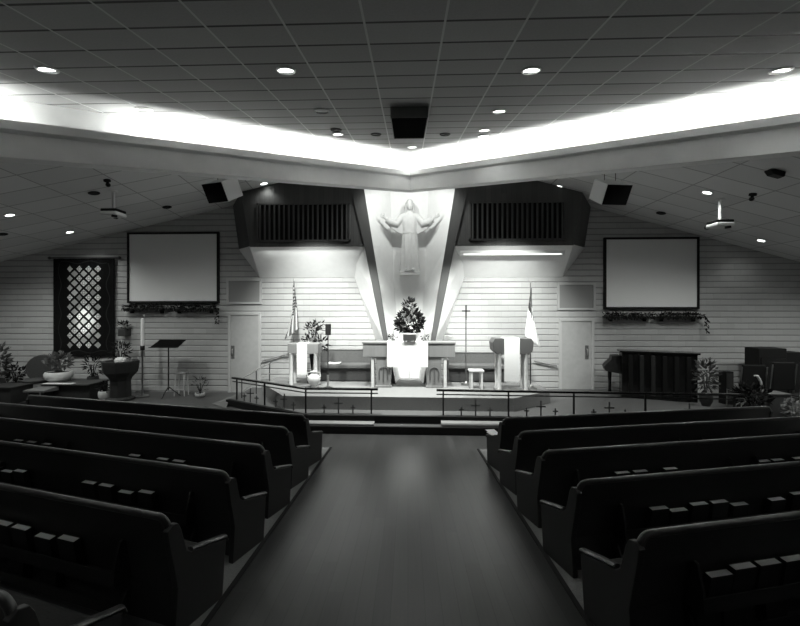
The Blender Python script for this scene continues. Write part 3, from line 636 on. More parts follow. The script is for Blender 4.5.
# small table
p = onY(476, 386, 10.0); zs = onY(476, 369.5, 10.0).z - ZC
tb = thing('side_table', 'small white side table in front of the right bench', 'table', (p.x, 10.0, ZC))
MB().b2((-.19, -.15, zs - .05), (.19, .15, zs)).build('tabletop', M_pale, tb, False, .01)
for sx in (-1, 1):
    for sy in (-1, 1): MB().b2((sx * .13 - .025, sy * .11 - .025, 0), (sx * .13 + .025, sy * .11 + .025, zs - .05)).build('leg', M_pale, tb)
# pulpit
p = onY(511.5, 388, 9.7); zp = onY(511, 338, 9.7).z - ZC
pu = thing('pulpit', 'wooden pulpit with curved top right of the altar', 'pulpit', (p.x, 9.75, ZC))
w_ = onY(532, 345, 9.7).x - onY(491.5, 345, 9.7).x
arcp = [(-w_ / 2, zp - .10), (-w_ / 2 + .06, zp - .0), (w_ / 2 - .06, zp), (w_ / 2, zp - .10), (w_ / 2 - .02, zp - .30), (w_ / 2 - .12, zp - .40), (-w_ / 2 + .12, zp - .40), (-w_ / 2 + .02, zp - .30)]
MB().prism(arcp, -.22, .22, 'y').build('desk', M_post, pu, False, .012)
for s in (-1, 1):
    for yy in (-.16, .14): MB().lathe([(.06, 0), (.06, .05), (.045, .1), (.05, .45), (.045, zp - .45), (.065, zp - .38)], (s * (w_ / 2 - .18), yy, 0), 12).build('leg', M_pale, pu, True, label='pale turned leg')
MB().b2((-w_ / 2 + .1, -.2, 0), (w_ / 2 - .1, .2, .05)).build('base', M_oak, pu, False, .008)
hanging(Vector(pu.location), onY(504.5, 340, 9.5).x - p.x, onY(520, 340, 9.5).x - p.x, zp, .22, 1.06, 'wide white cloth hanging from the right pulpit')
# flags
def flag(px, Y, ytop, m, label, dirx, base_m=M_brass):
    p = onY(px, ytop, Y); H = p.z - ZC; th = thing('flag', label, 'flag', (p.x, Y, ZC), 0, 'flags on poles')
    MB().lathe([(.16, 0), (.16, .025), (.06, .06), (.03, .12)], n=20).build('base', base_m, th, True); MB().tube([(0, 0, .05), (0, 0, H - .06)], .016).build('pole', M_post, th, True)
    MB().ell((0, 0, H - .03), (.02, .02, .06), 8, 6).build('finial', M_brass, th, True)
    NU, NV = 22, 36; vs = []; uv = []
    for i in range(NU + 1):
        for j in range(NV + 1):
            u_, v_ = i / NU, j / NV
            z = H - .16 - 1.0 * v_ * (1 - .72 * u_) - 1.3 * u_ ** .9
            x = dirx * (.015 + .40 * (v_ - .42) * u_ ** .55) + .012 * math.sin(5 * u_); y = -.06 + .055 * math.sin(7 * math.pi * v_) * u_ ** .5
            vs.append(Vector((x, y, z))); uv.append((u_, v_))
    mb = MB(); fs = [(i * (NV + 1) + j, i * (NV + 1) + j + 1, (i + 1) * (NV + 1) + j + 1, (i + 1) * (NV + 1) + j) for i in range(NU) for j in range(NV)]
    mb.add(vs, fs); o = mb.build('flag_cloth', m, th, True)
    l_ = o.data.uv_layers.new(name='uv')
    for lp_ in o.data.loops: l_.data[lp_.index].uv = uv[lp_.vertex_index]
    sm = o.modifiers.new('thick', 'SOLIDIFY'); sm.thickness = .004
    return th
flag(294, 10.85, 279, M_usa, 'striped flag with starry canton hanging on a pole beside the left lectern', -1)
flag(530.5, 10.05, 281, M_chr, 'white flag with a dark canton hanging on a pole behind the right pulpit', 1)

# ------------------------------------------------------------------ wall things: screens, garlands, quilt
def screen(x0, y0, x1, y1, label):
    Y = YW - .06; a, b = onY(x0, y0, Y), onY(x1, y1, Y); W = b.x - a.x; H = a.z - b.z
    th = thing('projection_screen', label, 'screen', (a.x, Y, b.z), 0, 'projection screens'); t = .06
    MB().b2((t, 0, t), (W - t, .03, H - t)).build('screen_surface', M_screen, th)
    fr = MB().b2((0, -.03, 0), (t, .055, H)).b2((W - t, -.03, 0), (W, .055, H)).b2((t, -.03, 0), (W - t, .055, t)).b2((t, -.03, H - t), (W - t, .055, H)); fr.build('frame', M_black, th, False, .004)
screen(127.5, 232.5, 219, 303, 'large blank projection screen in a black frame left of the chancel'); screen(604, 237.5, 699, 309, 'large blank projection screen in a black frame right of the chancel')
def garland(x0, x1, y, label, tail=None):
    Y = YW - .14; a, b = onY(x0, y, Y), onY(x1, y, Y); W = b.x - a.x; c = (a + b) / 2
    sh = thing('wall_shelf', 'narrow shelf' + label, 'shelf', (c.x, YW, a.z), 0, 'narrow shelves below the screens')
    MB().b2((-W / 2, -.2, -.04), (W / 2, 0, -.01)).build('board', M_matte, sh)
    for s in (-1, 1): MB().b2((s * W * .35 - .015, -.14, -.16), (s * W * .35 + .015, 0, -.04)).build('bracket', M_matte, sh)
    g = MB()
    for k_ in range(int(W * 110)): 
        p = Vector((random.uniform(-W / 2, W / 2), random.uniform(-.08, .06), random.uniform(-.004, .07))); g.leaf(p, (random.uniform(-1, 1), random.uniform(-.9, .2), random.uniform(-.1, .7)), random.uniform(.07, .15), .035)
    for k_ in range(int(W * 80)): p = Vector((random.uniform(-W / 2, W / 2), -.13, random.uniform(-.05, .04))); g.leaf(p, (random.uniform(-.6, .6), -.5, -1), .1, .04)
    if tail:
        for k_ in range(26): g.leaf((tail * W / 2 + tail * random.uniform(0, .1), -.12, -random.uniform(0, .45)), (random.uniform(-.6, .6), -.4, -.8), .1, .04)
    o = g.build('garland', M_leaf); o.location = (c.x, YW - .1, a.z + .0); tag(o, 'dark leafy garland on the shelf' + label, 'garland', 'garlands below the screens')
garland(124, 167, 308, ', left half below the left screen'); garland(171, 217, 308, ', right half below the left screen', 1)
garland(605, 653, 316, ', left half below the right screen'); garland(656, 702, 316, ', right half below the right screen', 1)
a, b = onY(54.5, 259, YW - .03), onY(115.5, 356, YW - .03)
qt = thing('quilt', 'dark wall quilt of light diamond patches hanging on a rod', 'quilt', ((a.x + b.x) / 2, YW - .05, (onY(84, 266, YW).z + onY(84, 348, YW).z) / 2)); ql = Vector(qt.location)
mb = MB(); N = 40; W = b.x - a.x; rg = []
for zz_ in (a.z, b.z):
    top = [Vector((a.x + W * i / N, ql.y + .012 * math.sin(i * .9) - .02, zz_ - (.02 * math.sin(i * .5) if zz_ == b.z else 0))) - ql for i in range(N + 1)]
    rg.append(top + [p + Vector((0, .02, 0)) for p in top[::-1]])
mb.loft(rg).build('cloth', M_quilt, qt, True)
MB().tube([Vector((a.x - .12, ql.y, a.z + .03)) - ql, Vector((b.x + .12, ql.y, a.z + .03)) - ql], .025, 10).build('rod', M_post, qt, True)
for e in (a.x - .14, b.x + .14): MB().ell(Vector((e, ql.y, a.z + .03)) - ql, (.05, .045, .045), 10, 7).build('finial', M_post, qt, True)

# ------------------------------------------------------------------ left wing furniture
ZW = ZA
p = onZ(121, 396.5, ZW); fp = thing('baptismal_font', 'dark octagonal font with flared top on a pedestal', 'font', (onY(120.5, 390, 10.4).x, 10.4, ZW)); ft = onY(121, 361, 10.35).z - ZW
MB().lathe([(.36, 0), (.36, .06), (.26, .1), (.25, .55), (.31, ft * .62)], n=8, ph=.5).build('pedestal', M_stone, fp); MB().lathe([(.31, ft * .6), (.42, ft * .72), (.46, ft - .06), (.46, ft), (.36, ft), (.3, ft - .08)], n=8, ph=.5).build('basin', M_stone, fp)
MB().lathe([(.12, ft - .08), (.15, ft + .02), (.12, ft + .07), (.05, ft + .1)], n=18).build('bowl', M_pot, fp, True, label='pale covered bowl')
def potted(name, label, px, Y, zb, pot_r, pot_h, pm, fr, fh, n, lf, wd, leafm=M_leaf, stem=True, fx=0):
    x = onY(px, 380, Y).x; th = thing(name, label, 'plant', (x, Y, zb))
    MB().lathe([(pot_r * .6, 0), (pot_r * .95, pot_h * .4), (pot_r, pot_h * .8), (pot_r * .92, pot_h), (pot_r * .8, pot_h), (pot_r * .8, pot_h * .93)], n=18).build('pot', pm, th, True)
    MB().lathe([(pot_r * .82, pot_h * .9), (pot_r * .7, pot_h * .95), (.01, pot_h * .97)], n=14).build('soil', M_soil, th)
    f = MB(); f.foliage((fx, 0, pot_h + fh * .55), (fr, fr * .8, fh * .5), n, lf, wd)
    for k_ in range(7): t = k_ * .9; f.tube([(0, 0, pot_h * .9), (fr * .5 * math.cos(t) + fx, fr * .4 * math.sin(t), pot_h + fh * .6)], .008, 5)
    f.build('foliage', leafm, th); return th
# low cabinet / organ console group
cY = 10.35; cab = thing('organ_console', 'dark low console with a pale ledge at the left, under the quilt', 'console', (onY(70, 390, cY).x, cY, ZW))
c0, c1 = onY(48, 386, cY), onY(93, 379, cY); cw_ = c1.x - c0.x; ctop = onY(60, 383, cY).z - ZW
MB().b2((-cw_ / 2, -.1, 0), (cw_ / 2, .55, ctop - .04)).build('body', M_stone, cab, False, .01)
MB().b2((-cw_ / 2 - .03, -.18, ctop - .04), (cw_ / 2 + .03, .57, ctop)).build('top', M_benchd, cab, False, .008)
MB().b2((-cw_ / 2, -.19, ctop - .005), (cw_ * .15, -.02, ctop + .012)).build('music_ledge', M_pale, cab, False, .006, 'pale ledge')
MB().add([(-cw_ / 2 - .25, -.45, .35), (-cw_ / 2 + .35, -.45, .35), (-cw_ / 2 + .45, -.12, .42), (-cw_ / 2 - .05, -.12, .42), (-cw_ / 2 - .25, -.45, .3), (-cw_ / 2 + .35, -.45, .3), (-cw_ / 2 + .45, -.12, .3), (-cw_ / 2 - .05, -.12, .3)], [(0, 1, 2, 3), (7, 6, 5, 4), (0, 4, 5, 1), (1, 5, 6, 2), (2, 6, 7, 3), (3, 7, 4, 0)]).build('keyboard', M_grey, cab, False, .006, 'grey keyboard')
MB().b2((-cw_ / 2 - .2, -.4, 0), (-cw_ / 2 - .1, -.15, .3)).build('key_support', M_stone, cab); MB().b2((-cw_ / 2 + .2, -.4, 0), (-cw_ / 2 + .3, -.15, .3)).build('key_support', M_stone, cab)
pb = potted('potted_plant', 'flowering plant in a white bowl on the dark console', 59, cY + .25, ZW + ctop, .34, .28, M_pot, .3, .5, 130, .14, .07, M_leafl)
# round-backed chair
chx = onY(34, 380, 10.6).x; ch = thing('chair', 'dark round-backed chair beside the console, far left', 'chair', (chx, 10.7, ZW), .3)
cz_ = onY(34, 356, 10.6).z - ZW
MB().lathe([(.30, .42), (.33, .45), (.33, .5), (.28, .53)], n=20).build('seat', M_benchd, ch, True)
mb = MB(); rr = []
for yy in (.26, .34): rr.append([Vector((.44 * math.cos(t), yy, cz_ - .42 + .42 * math.sin(t))) for t in [2 * math.pi * i / 24 for i in range(24)]])
mb.loft(rr).build('backrest', M_benchd, ch, True, .02)
for sx in (-1, 1):
    for sy in (-1, 1): MB().tube([(sx * .22, sy * .2, .44), (sx * .27, sy * .25, 0)], .022).build('leg', M_post, ch, True)
lx = onY(14, 390, 10.3).x; cb2 = thing('low_cabinet', 'low dark cabinet with a pale side at the far left edge', 'cabinet', (lx, 10.0, ZW)); lh = onY(14, 387, 10.0).z - ZW
MB().b2((-.1, -.2, 0), (.45, .4, lh)).build('body', M_stone, cb2, False, .01); MB().b2((-.45, -.2, 0), (-.1, .4, lh - .03)).build('side_panel', M_door, cb2, False, .01, 'pale panel'); MB().b2((-.47, -.23, lh - .0), (.47, .42, lh + .03)).build('top', M_stone, cb2)
potted('leafy_shrub', 'leafy potted shrub at the far left edge beside the wall', -6, 10.75, ZW, .25, .5, M_dpot, .34, .95, 200, .2, .08, M_leafl)
potted('bushy_plant', 'low dark bushy plant between the shrub and the round-backed chair', 16, 11.05, ZW, .2, .35, M_dpot, .22, .5, 90, .12, .06)
potted('palm_plant', 'feathery dark plant behind the left rim of the font', 93, 11.0, ZW, .15, .55, M_dpot, .2, .6, 80, .18, .035)
potted('fern_plant', 'tall drooping plant rising behind the font below the planter', 121, 11.15, ZW, .13, .9, M_dpot, .22, .65, 100, .17, .04)
potted('round_pot_plant', 'small plant in a white round pot at the left foot of the font', 104.5, 10.35, ZW, .15, .26, M_pot, .16, .22, 40, .12, .05)
a = onY(124, 336, YW - .14); wp = thing('wall_planter', 'dark square wall planter with a small plant beside the quilt', 'planter', (a.x, YW - .14, a.z))
MB().b2((-.12, -.1, 0), (.12, .14, .22)).build('box', M_dpot, wp, False, .01); MB().foliage((0, 0, .3), (.16, .08, .12), 50, .12, .04).build('foliage', M_leaf, wp)
# paschal candle
Y = 10.85; x = onY(142.5, 390, Y).x; z_ = lambda py: onY(142.5, py, Y).z - ZW
pcn = thing('paschal_candle', 'tall white candle on a slender floor stand left of the music stand', 'candle', (x, Y, ZW))
MB().lathe([(.17, 0), (.17, .02), (.05, .05), (.022, .1), (.022, z_(357)), (.05, z_(356)), (.05, z_(349))], n=14).build('stand', M_brass, pcn, True); MB().lathe([(.06, z_(350)), (.06, z_(346)), (.045, z_(345.5))], n=14).build('collar', M_black, pcn, True)
MB().lathe([(.048, z_(347)), (.045, z_(319)), (.008, z_(318))], n=14).build('candle', M_wax, pcn, True)
# music stand
Y = 10.8; x = onY(168.5, 395, Y).x; z_ = lambda py: onY(168.5, py, Y).z - ZW
mu = thing('music_stand', 'black music stand with tilted desk below the left screen', 'music stand', (x, Y, ZW))
MB().tube([(0, 0, .2), (0, 0, z_(346))], .018).build('pole', M_iron, mu, True)
for t in (.5, 2.6, 4.7): MB().tube([(0, 0, .3), (.3 * math.cos(t), .3 * math.sin(t), .012)], .014).build('leg', M_iron, mu, True)
dw = .42; MB().add([(-dw - .05, -.12, z_(347)), (dw - .07, -.12, z_(347)), (dw + .03, .12, z_(340)), (-dw + .09, .12, z_(340)), (-dw - .05, -.10, z_(347)), (dw - .07, -.10, z_(347)), (dw + .03, .14, z_(340)), (-dw + .09, .14, z_(340))], [(0, 1, 2, 3), (7, 6, 5, 4), (0, 4, 5, 1), (1, 5, 6, 2), (2, 6, 7, 3), (3, 7, 4, 0)]).build('desk', M_matte, mu)
MB().b2((-dw - .05, -.18, z_(347) - .01), (dw - .07, -.1, z_(347) + .01)).build('lip', M_black, mu)
# stool
Y = 11.0; x = onY(181.5, 390, Y).x; zs = onY(181, 372.5, Y).z - ZW
so = thing('wooden_stool', 'small spindly stool right of the music stand against the wall', 'stool', (x, Y, ZW))
MB().b2((-.17, -.13, zs - .03), (.17, .13, zs)).build('seat', M_oak, so, False, .008)
for sx in (-1, 1):
    for sy in (-1, 1): MB().tube([(sx * .12, sy * .09, zs - .03), (sx * .15, sy * .11, 0)], .016).build('leg', M_pale, so, True)
MB().tube([(-.13, -.1, .2), (.13, -.1, .2)], .01).build('stretcher', M_pale, so, True)
potted('small_pot_plant', 'small plant in a low white pot on the floor beside the stool', 200, 10.8, ZW, .14, .13, M_pot, .2, .42, 40, .16, .02)

# ------------------------------------------------------------------ right wing furniture
Y = 10.2; a = onY(660, 352, Y); ph = onY(660, 352, Y).z - ZB
pi_ = thing('piano', 'black upright piano seen from behind, below the right screen', 'piano', (a.x, Y + .12, ZB), R(-20)); PW = 1.68
MB().b2((-PW / 2, -.16, 0), (PW / 2, .26, ph - .04)).build('case', M_gloss, pi_, False, .01)
MB().b2((-PW / 2 - .05, -.2, ph - .04), (PW / 2 + .05, .3, ph + .005)).build('lid', M_gloss, pi_, False, .01)
for k_ in range(6): xx = -PW / 2 + .2 + k_ * (PW - .4) / 5; MB().b2((xx - .045, -.22, .1), (xx + .045, -.15, ph - .1)).build('back_post', M_stone if k_ in (1, 2) else M_black, pi_, False, .006)
MB().b2((-PW / 2 - .34, .1, .68), (PW / 2 - .1, .62, .82)).build('keybed', M_gloss, pi_, False, .02)
MB().prism([(-PW / 2 - .36, .66), (-PW / 2 - .40, .78), (-PW / 2 - .34, .86), (-PW / 2 - .22, .98), (-PW / 2 - .2, 1.08), (-PW / 2, 1.1), (-PW / 2, .6)], .05, .5, 'y').build('key_cheek', M_stone, pi_, False, .01)
for xx in (-PW / 2 - .2, PW / 2 - .15): MB().lathe([(.05, 0), (.035, .1), (.05, .5), (.06, .68)], (xx, .5, 0), 10).build('leg', M_gloss, pi_, True)
pf = potted('pot_plant', 'bushy dark plant at the right end of the piano', 706, 9.6, ZB, .14, .3, M_dpot, .2, .82, 150, .15, .06, M_leafl)
Z7 = ZB
ZR = ZA
def blackchair(x, y, rz, hb, label, w=.5, seat=True):
    th = thing('stacking_chair', label, 'chair', (x, y, ZR), rz, 'chairs in the right wing')
    MB().b2((-w / 2, -.25, .42), (w / 2, .22, .49)).build('seat', M_black, th, False, .02); MB().b2((-w / 2, .22, .58), (w / 2, .27, hb)).build('backrest', M_black, th, False, .02)
    for s in (-1, 1): MB().tube([(s * (w / 2 + .02), -.24, 0), (s * (w / 2 + .02), -.22, .46), (s * (w / 2 + .02), .2, .46), (s * (w / 2 + .02), .28, hb - .05)], .014).build('side_frame', M_steel, th, True); MB().tube([(s * (w / 2 + .02), .2, .46), (s * (w / 2 + .02), .26, 0)], .014).build('rear_leg', M_steel, th, True)
    return th
def X(px, Y): return onY(px, 380, Y).x
hb = lambda py, Y: onY(760, py, Y).z - ZR
blackchair(X(744, 9.95), 9.9, R(175), hb(363, 10) , 'black chair with bright metal frame right of the small speaker', .52)
blackchair(X(771, 9.8), 9.75, R(184), hb(361, 9.7), 'black chair in front of the tall cabinet, far right', .56)
blackchair(X(799, 9.5), 9.4, R(184), hb(366, 9.4), 'black chair at the extreme right edge', .6)
for px0, px1, py, lb, Y in ((759, 787, 348.5, 'tall black equipment cabinet at the far right behind the chairs', 10.6), (786, 806, 352.5, 'black equipment cabinet cut by the right edge behind the chairs', 10.7)):
    a, b = onY(px0, py, Y), onY(px1, py, Y); h = a.z - ZR; th = thing('equipment_cabinet', lb, 'cabinet', ((a.x + b.x) / 2, Y + .2, ZR)); w_ = b.x - a.x
    MB().b2((-w_ / 2, -.2, .05), (w_ / 2, .25, h)).build('case', M_black, th, False, .015); MB().b2((-w_ / 2 + .05, -.22, .15), (w_ / 2 - .05, -.19, h - .25)).build('front_panel', M_gloss, th, False, .006)
    for sx in (-1, 1): MB().lathe([(.03, 0), (.03, .06)], (sx * (w_ / 2 - .08), 0, 0), 10).build('foot', M_black, th)
a, b = onY(722, 371, 10.5), onY(730, 371, 10.5); th = thing('floor_speaker', 'small black upright speaker right of the piano plant', 'speaker', ((a.x + b.x) / 2, 10.5, ZR if a.x > 7.2 else ZB)); h = a.z - th.location.z; w_ = b.x - a.x
MB().b2((-w_ / 2, -.12, 0), (w_ / 2, .12, h)).build('case', M_black, th, False, .01); MB().b2((-w_ / 2 + .02, -.135, .1), (w_ / 2 - .02, -.115, h - .05)).build('grille', M_stone, th)
x = X(752, 9.5); gl = thing('gooseneck_lamp', 'pale curved gooseneck lamp among the dark plants at right', 'lamp', (x, 9.3, ZR)); g0 = onY(752, 376, 9.3).z - ZR
MB().lathe([(.1, 0), (.1, .03), (.02, .05)], n=14).build('base', M_iron, gl, True); MB().tube([(.05, 0, .03), (.06, 0, g0 - .35), (.02, 0, g0 - .12), (-.05, 0, g0), (-.12, 0, g0 + .01)], [.012, .02, .028, .028, .02], 10).build('neck', M_pot, gl, True)
potted('dark_shrub', 'dark spreading shrub beside the end of the right rail', 752, 8.75, ZR, .16, .3, M_dpot, .3, .5, 150, .18, .07)
potted('poinsettia', 'pale speckled pot plant at the right edge beside the front pew', 794, 8.6, ZR, .16, .2, M_dpot, .18, .35, 90, .12, .06, M_flower)
a = onY(780.5, 394, 8.75); h = a.z - ZR; bx = thing('grey_box', 'plain grey box between the dark shrub and the right edge', 'box', (a.x, 8.9, ZR)); MB().b2((-.23, -.15, 0), (.23, .2, h - .03)).build('body', M_grey, bx, False, .01); MB().b2((-.24, -.16, h - .03), (.24, .21, h)).build('lid', M_grey, bx, False, .006)

# ------------------------------------------------------------------ things on the ceilings
def orient(n_): return Vector((0, 0, 1)).rotation_difference(Vector(n_).normalized()).to_euler()
NMAIN = Vector((0, -.208, 1)); CMAIN = 4.255
def light(kind, name, loc, power, **kw):
    l_ = bpy.data.lights.new(name, kind); l_.energy = power; l_.color = (.97, 1, .955); o = bpy.data.objects.new(name, l_); COL.objects.link(o); o.location = loc
    tgt = kw.pop('target', None)
    for k_, v_ in kw.items(): setattr(l_, k_, v_)
    if tgt is not None: o.rotation_euler = (Vector(tgt) - Vector(loc)).to_track_quat('-Z', 'Y').to_euler()
    return o
def downlight(px, py, plane, r, label, lit, power, cat='ceiling light', grp='recessed ceiling lights', nm='downlight'):
    n_, c = plane; p = onplane(px, py, n_, c); th = thing(nm, label, cat, p, 0, grp); th.rotation_euler = orient(n_)
    MB().lathe([(r * 1.18, 0), (r * 1.18, -.008), (r * 1.0, -.016), (r * .96, -.006), (r * .5, -.003), (.002, -.002)], n=24).build('trim_ring', M_trim if lit >= 0 else M_black, th, True)
    lm = MB().lathe([(r * .97, -.001), (r * .97, -.007), (r * .3, -.009), (.002, -.0095)], n=24)
    for v in lm.v: v.y *= .58
    lm.build('lens', M_lamp if lit == 1 else M_dim if lit == 0 else M_black, th, True)
    if lit == 1 and power: light('SPOT', 'downlight_lamp', p - n_.normalized() * .05, power, spot_size=R(140), spot_blend=.8, shadow_soft_size=.07, target=p - Vector((0, 0, 2)))
PM = (NMAIN, CMAIN)
for px, py, lb in ((47, 69, 'bright round downlight at the far left of the nearest row'), (286, 70, 'bright round downlight, nearest row, left of centre'), (531, 70, 'bright round downlight, nearest row, right of centre'), (781, 70, 'bright round downlight at the far right of the nearest row'),
                   (338, 134, 'bright downlight left of the black ceiling box'), (483, 136, 'brighter lower downlight of the pair right of the black ceiling box'), (484, 130, 'upper downlight of the pair right of the black ceiling box'), (499, 111, 'small downlight above the pair, right of the black ceiling box'), (412, 147, 'small downlight just below the black ceiling box'), (472, 147.5, 'faint downlight close to the cove, right of centre'), (412, 154, 'lowest small downlight at the apex of the ceiling')):
    downlight(px, py, PM, .08, lb, 1, 9 if py < 100 else 6)
for px, py, lb in ((144, 109, 'faint unlit recessed fitting at left near the cove'), (322, 110.5, 'dim recessed fitting left of the black ceiling box'), (683, 112, 'dim recessed fitting at right near the cove'), (583, 134, 'dim recessed fitting beside the right cove')):
    downlight(px, py, PM, .085, lb, 0, 0)
for px, py, lb in ((336, 129.5, 'dark round speaker grille above the left bright downlight'), (376, 134, 'dark oval fitting just left of the black ceiling box'), (445, 134, 'dark oval fitting just right of the black ceiling box')):
    downlight(px, py, PM, .075, lb, -1, 0, 'ceiling speaker', 'dark ceiling fittings', 'ceiling_speaker')
for s, px, py, lit, lb in ((-1, 10, 215, 1, 'wing downlight at the far left edge'), (-1, 70, 232, 1, 'wing downlight above the quilt'), (-1, 264, 183.5, 1, 'wing downlight beside the left canopy'), (1, 707, 192.5, 1, 'wing downlight left of the right projector pole'), (1, 761, 240.5, 1, 'wing downlight right of the right projector'), (1, 559, 186.5, 1, 'wing downlight beside the right canopy'),
                           (-1, 94, 193, -1, 'dark flat fitting left of the left projector pole'), (-1, 167, 207, -1, 'dark recessed fitting right of the left projector'), (-1, 2, 234, -1, 'dark recessed fitting at the left edge'), (1, 661, 213, -1, 'dark recessed fitting above the right screen')):
    downlight(px, py, NW[s], .1, lb, lit, (10 if px > 750 else 14 if 250 < px < 570 else 60) if lit == 1 else 0, grp='wing ceiling fittings')
# black ceiling box
n_ = NMAIN; pb0 = onplane(390.5, 107, n_, CMAIN); pb1 = onplane(428, 107, n_, CMAIN)
bxt = thing('ceiling_speaker_box', 'black square box hanging from the middle of the ceiling', 'speaker box', ((pb0.x + pb1.x) / 2, pb0.y, pb0.z)); bw = (pb1.x - pb0.x) / 2; D = 1.05
def sb(z0, z1, w_, y0, y1): return MB().loft([[Vector((sx * w_, y, .208 * y + z)) for sx, z in ((-1, z0), (1, z0), (1, z1), (-1, z1))] for y in (y0, y1)])
sb(-.14, -.001, bw, 0, D).build('case', M_grey, bxt); sb(-.15, -.14, bw - .012, .012, D - .012).build('grille', M_matte, bxt)
mb = MB()
# projectors
def projector(px, ytop, ybot, s, label):
    n_, c = NW[s]; p = onplane(px, ytop, n_, c); zb_ = onY(px, ybot, p.y).z; L = p.z - zb_
    th = thing('projector', label, 'projector', p, 0, 'ceiling projectors')
    MB().lathe([(.09, 0), (.09, -.03), (.03, -.05)], n=14).build('ceiling_plate', M_white, th, True); MB().tube([(0, 0, 0), (0, 0, -L + .12)], .035).build('pole', M_white, th, True, label='white pole')
    MB().b2((-.2, -.18, -L - .03), (.2, .18, -L + .06)).build('body', M_pot, th, False, .03); MB().b2((-.19, -.16, -L + .06), (.19, .16, -L + .12)).build('mount', M_black, th, False, .01)
    MB().lathe([(.06, -L - .02), (.06, -L - .07)], (.1, -.1, 0), 14).build('vent', M_black, th); MB().tube([(-.12, .18, -L + .01), (-.12, .25, -L + .01)], .05, 14).build('lens', M_gloss, th, True)
projector(113.5, 190.5, 215, -1, 'white ceiling projector hung on a pole in the left wing'); projector(720, 199, 226, 1, 'white ceiling projector hung on a pole in the right wing')
# hung loudspeakers
def loud(px, py, Y, s, label):
    c = onY(px, py, Y); n_, cc = NW[s]; top = cc - n_.x * c.x
    th = thing('hanging_loudspeaker', label, 'loudspeaker', c, 0, 'loudspeakers hung under the beam')
    th.rotation_euler = (Matrix.Rotation(R(-17 if s < 0 else 6), 3, 'Z') @ Matrix.Rotation(R(30), 3, 'X')).to_euler()
    MB().b2((-.28, -.27, -.22), (.28, .27, .22)).build('case', M_spk, th, False, .012); MB().b2((-.27, -.285, -.21), (.27, -.265, .21)).build('grille', M_matte, th, label='black front grille')
    Mi = th.rotation_euler.to_matrix().transposed(); mb = MB()
    for dx in (-.12, .12): mb.tube([Mi @ Vector((dx, 0, .2)), Mi @ Vector((dx, 0, top - c.z))], .008, 6)
    mb.build('hanger', M_iron, th)
loud(223, 190, 8.6, -1, 'white loudspeaker with black front hanging beside the left canopy'); loud(610, 192, 8.5, 1, 'white loudspeaker with black front hanging beside the right canopy')
n_, c = NW[1]; p = onplane(776, 171, n_, c); th = thing('wedge_speaker', 'small black wedge speaker on the right wing ceiling', 'speaker', p); th.rotation_euler = orient(n_)
MB().prism([(-.17, -.03), (-.08, 0), (.13, 0), (.13, -.1), (-.08, -.1)], -.07, .07, 'y').build('case', M_black, th, False, .01); MB().b2((-.07, -.06, -.104), (.12, .06, -.098)).build('grille', M_stone, th)
for s, px, py, lb in ((-1, 107, 180, 'small black ceiling sensor above the left projector'), (1, 753, 194, 'small black ceiling sensor right of the right projector pole')):
    n_, c = NW[s]; p = onplane(px, py, n_, c); th = thing('ceiling_sensor', lb, 'sensor', p, 0, 'ceiling sensors'); th.rotation_euler = orient(n_)
    MB().lathe([(.07, 0), (.07, -.03), (.03, -.05), (.025, -.09)], n=14).build('base', M_black, th, True); MB().ell((0, 0, -.11), (.05, .05, .05), 10, 7).build('dome', M_gloss, th, True)

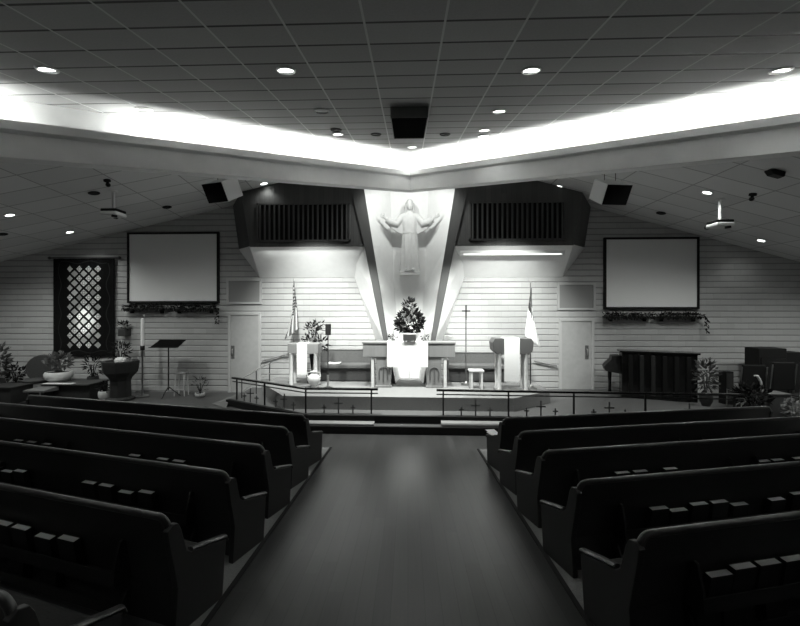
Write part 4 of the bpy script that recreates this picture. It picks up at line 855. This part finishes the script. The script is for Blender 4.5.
# ------------------------------------------------------------------ lights
# cove tubes in the troughs of the beam
for s in (-1, 1):
    for k_ in range(12):
        t = .15 + 1.16 * k_ + .6
        if s < 0 and 4.8 < t < 5.7: continue
        p = armpt(s, t, .17); p.z = 5.2 + .211 * (p.y - 8) + .30
        o = light('AREA', 'cove_lamp', p, 26, shape='RECTANGLE', size=1.16, size_y=.08)
        d = Vector((s * sa, -ca, -.211 * ca)).normalized(); up = (Vector((0, 0, 1)) - d * d.z).normalized(); yv = up.cross(d)
        o.rotation_euler = Matrix((d, -yv, -up)).transposed().to_euler()
# fill spots added to brighten the wings, hidden from the camera by the beam
for s in (-1, 1):
    for x, y in ((5.4, 7.4), (8.2, 8.2), (11.2, 8.8)):
        z = ceil_at(s * x, s) - .06; light('SPOT', 'wing_fill', (s * x, y, z), 265, spot_size=R(150), spot_blend=.9, shadow_soft_size=.12, target=(s * x, y, 0))
# chancel spots, mounted behind the beam
for s in (-1, 1):
    light('SPOT', 'chancel_spot', (AX + s * 1.3, 8.75, 5.35), 1150, spot_size=R(80), spot_blend=.7, shadow_soft_size=.1, target=(AX + s * 1.0, 9.9, .6))
    light('SPOT', 'chancel_spot', (AX + s * 2.6, 8.0, 4.75), 1250, spot_size=R(74), spot_blend=.9, shadow_soft_size=.12, target=(AX + s * 2.7, 11.3, 2.1))
    light('SPOT', 'statue_spot', (AX + s * .5, 9.55, 6.15), 84, spot_size=R(130), spot_blend=.5, shadow_soft_size=.06, target=(AX, 11.3, 4.4))
light('SPOT', 'altar_spot', (AX, 8.9, 5.6), 620, spot_size=R(46), spot_blend=.6, shadow_soft_size=.08, target=(AX, 10.1, 1.2))
q_ = Vector(qt.location); light('SPOT', 'quilt_spot', (q_.x + .1, 9.2, 4.2), 650, spot_size=R(16), spot_blend=1.0, shadow_soft_size=.05, target=(q_.x + .05, YW, q_.z - .45))
# fluorescent strips along the front edge inside both canopies
for x0, x1 in ((onY(262, 250, YC).x, onY(355, 250, YC).x), (onY(466, 250, YC).x, onY(560, 250, YC).x)):
    o = light('AREA', 'strip_lamp', ((x0 + x1) / 2, YC - .07, 4.30), 5.5, shape='RECTANGLE', size=x1 - x0, size_y=.05, target=((x0 + x1) / 2, YW, 2.9))
# unseen fill spots added behind the camera to lift pew backs and books
for x, y in ((-3.2, -.6), (3.2, -.6), (-5.6, .8), (5.6, .8)):
    light('SPOT', 'rear_fill', (x, y, cz(y) - .06), 16, spot_size=R(130), spot_blend=.8, shadow_soft_size=.07, target=(x, y, 0))
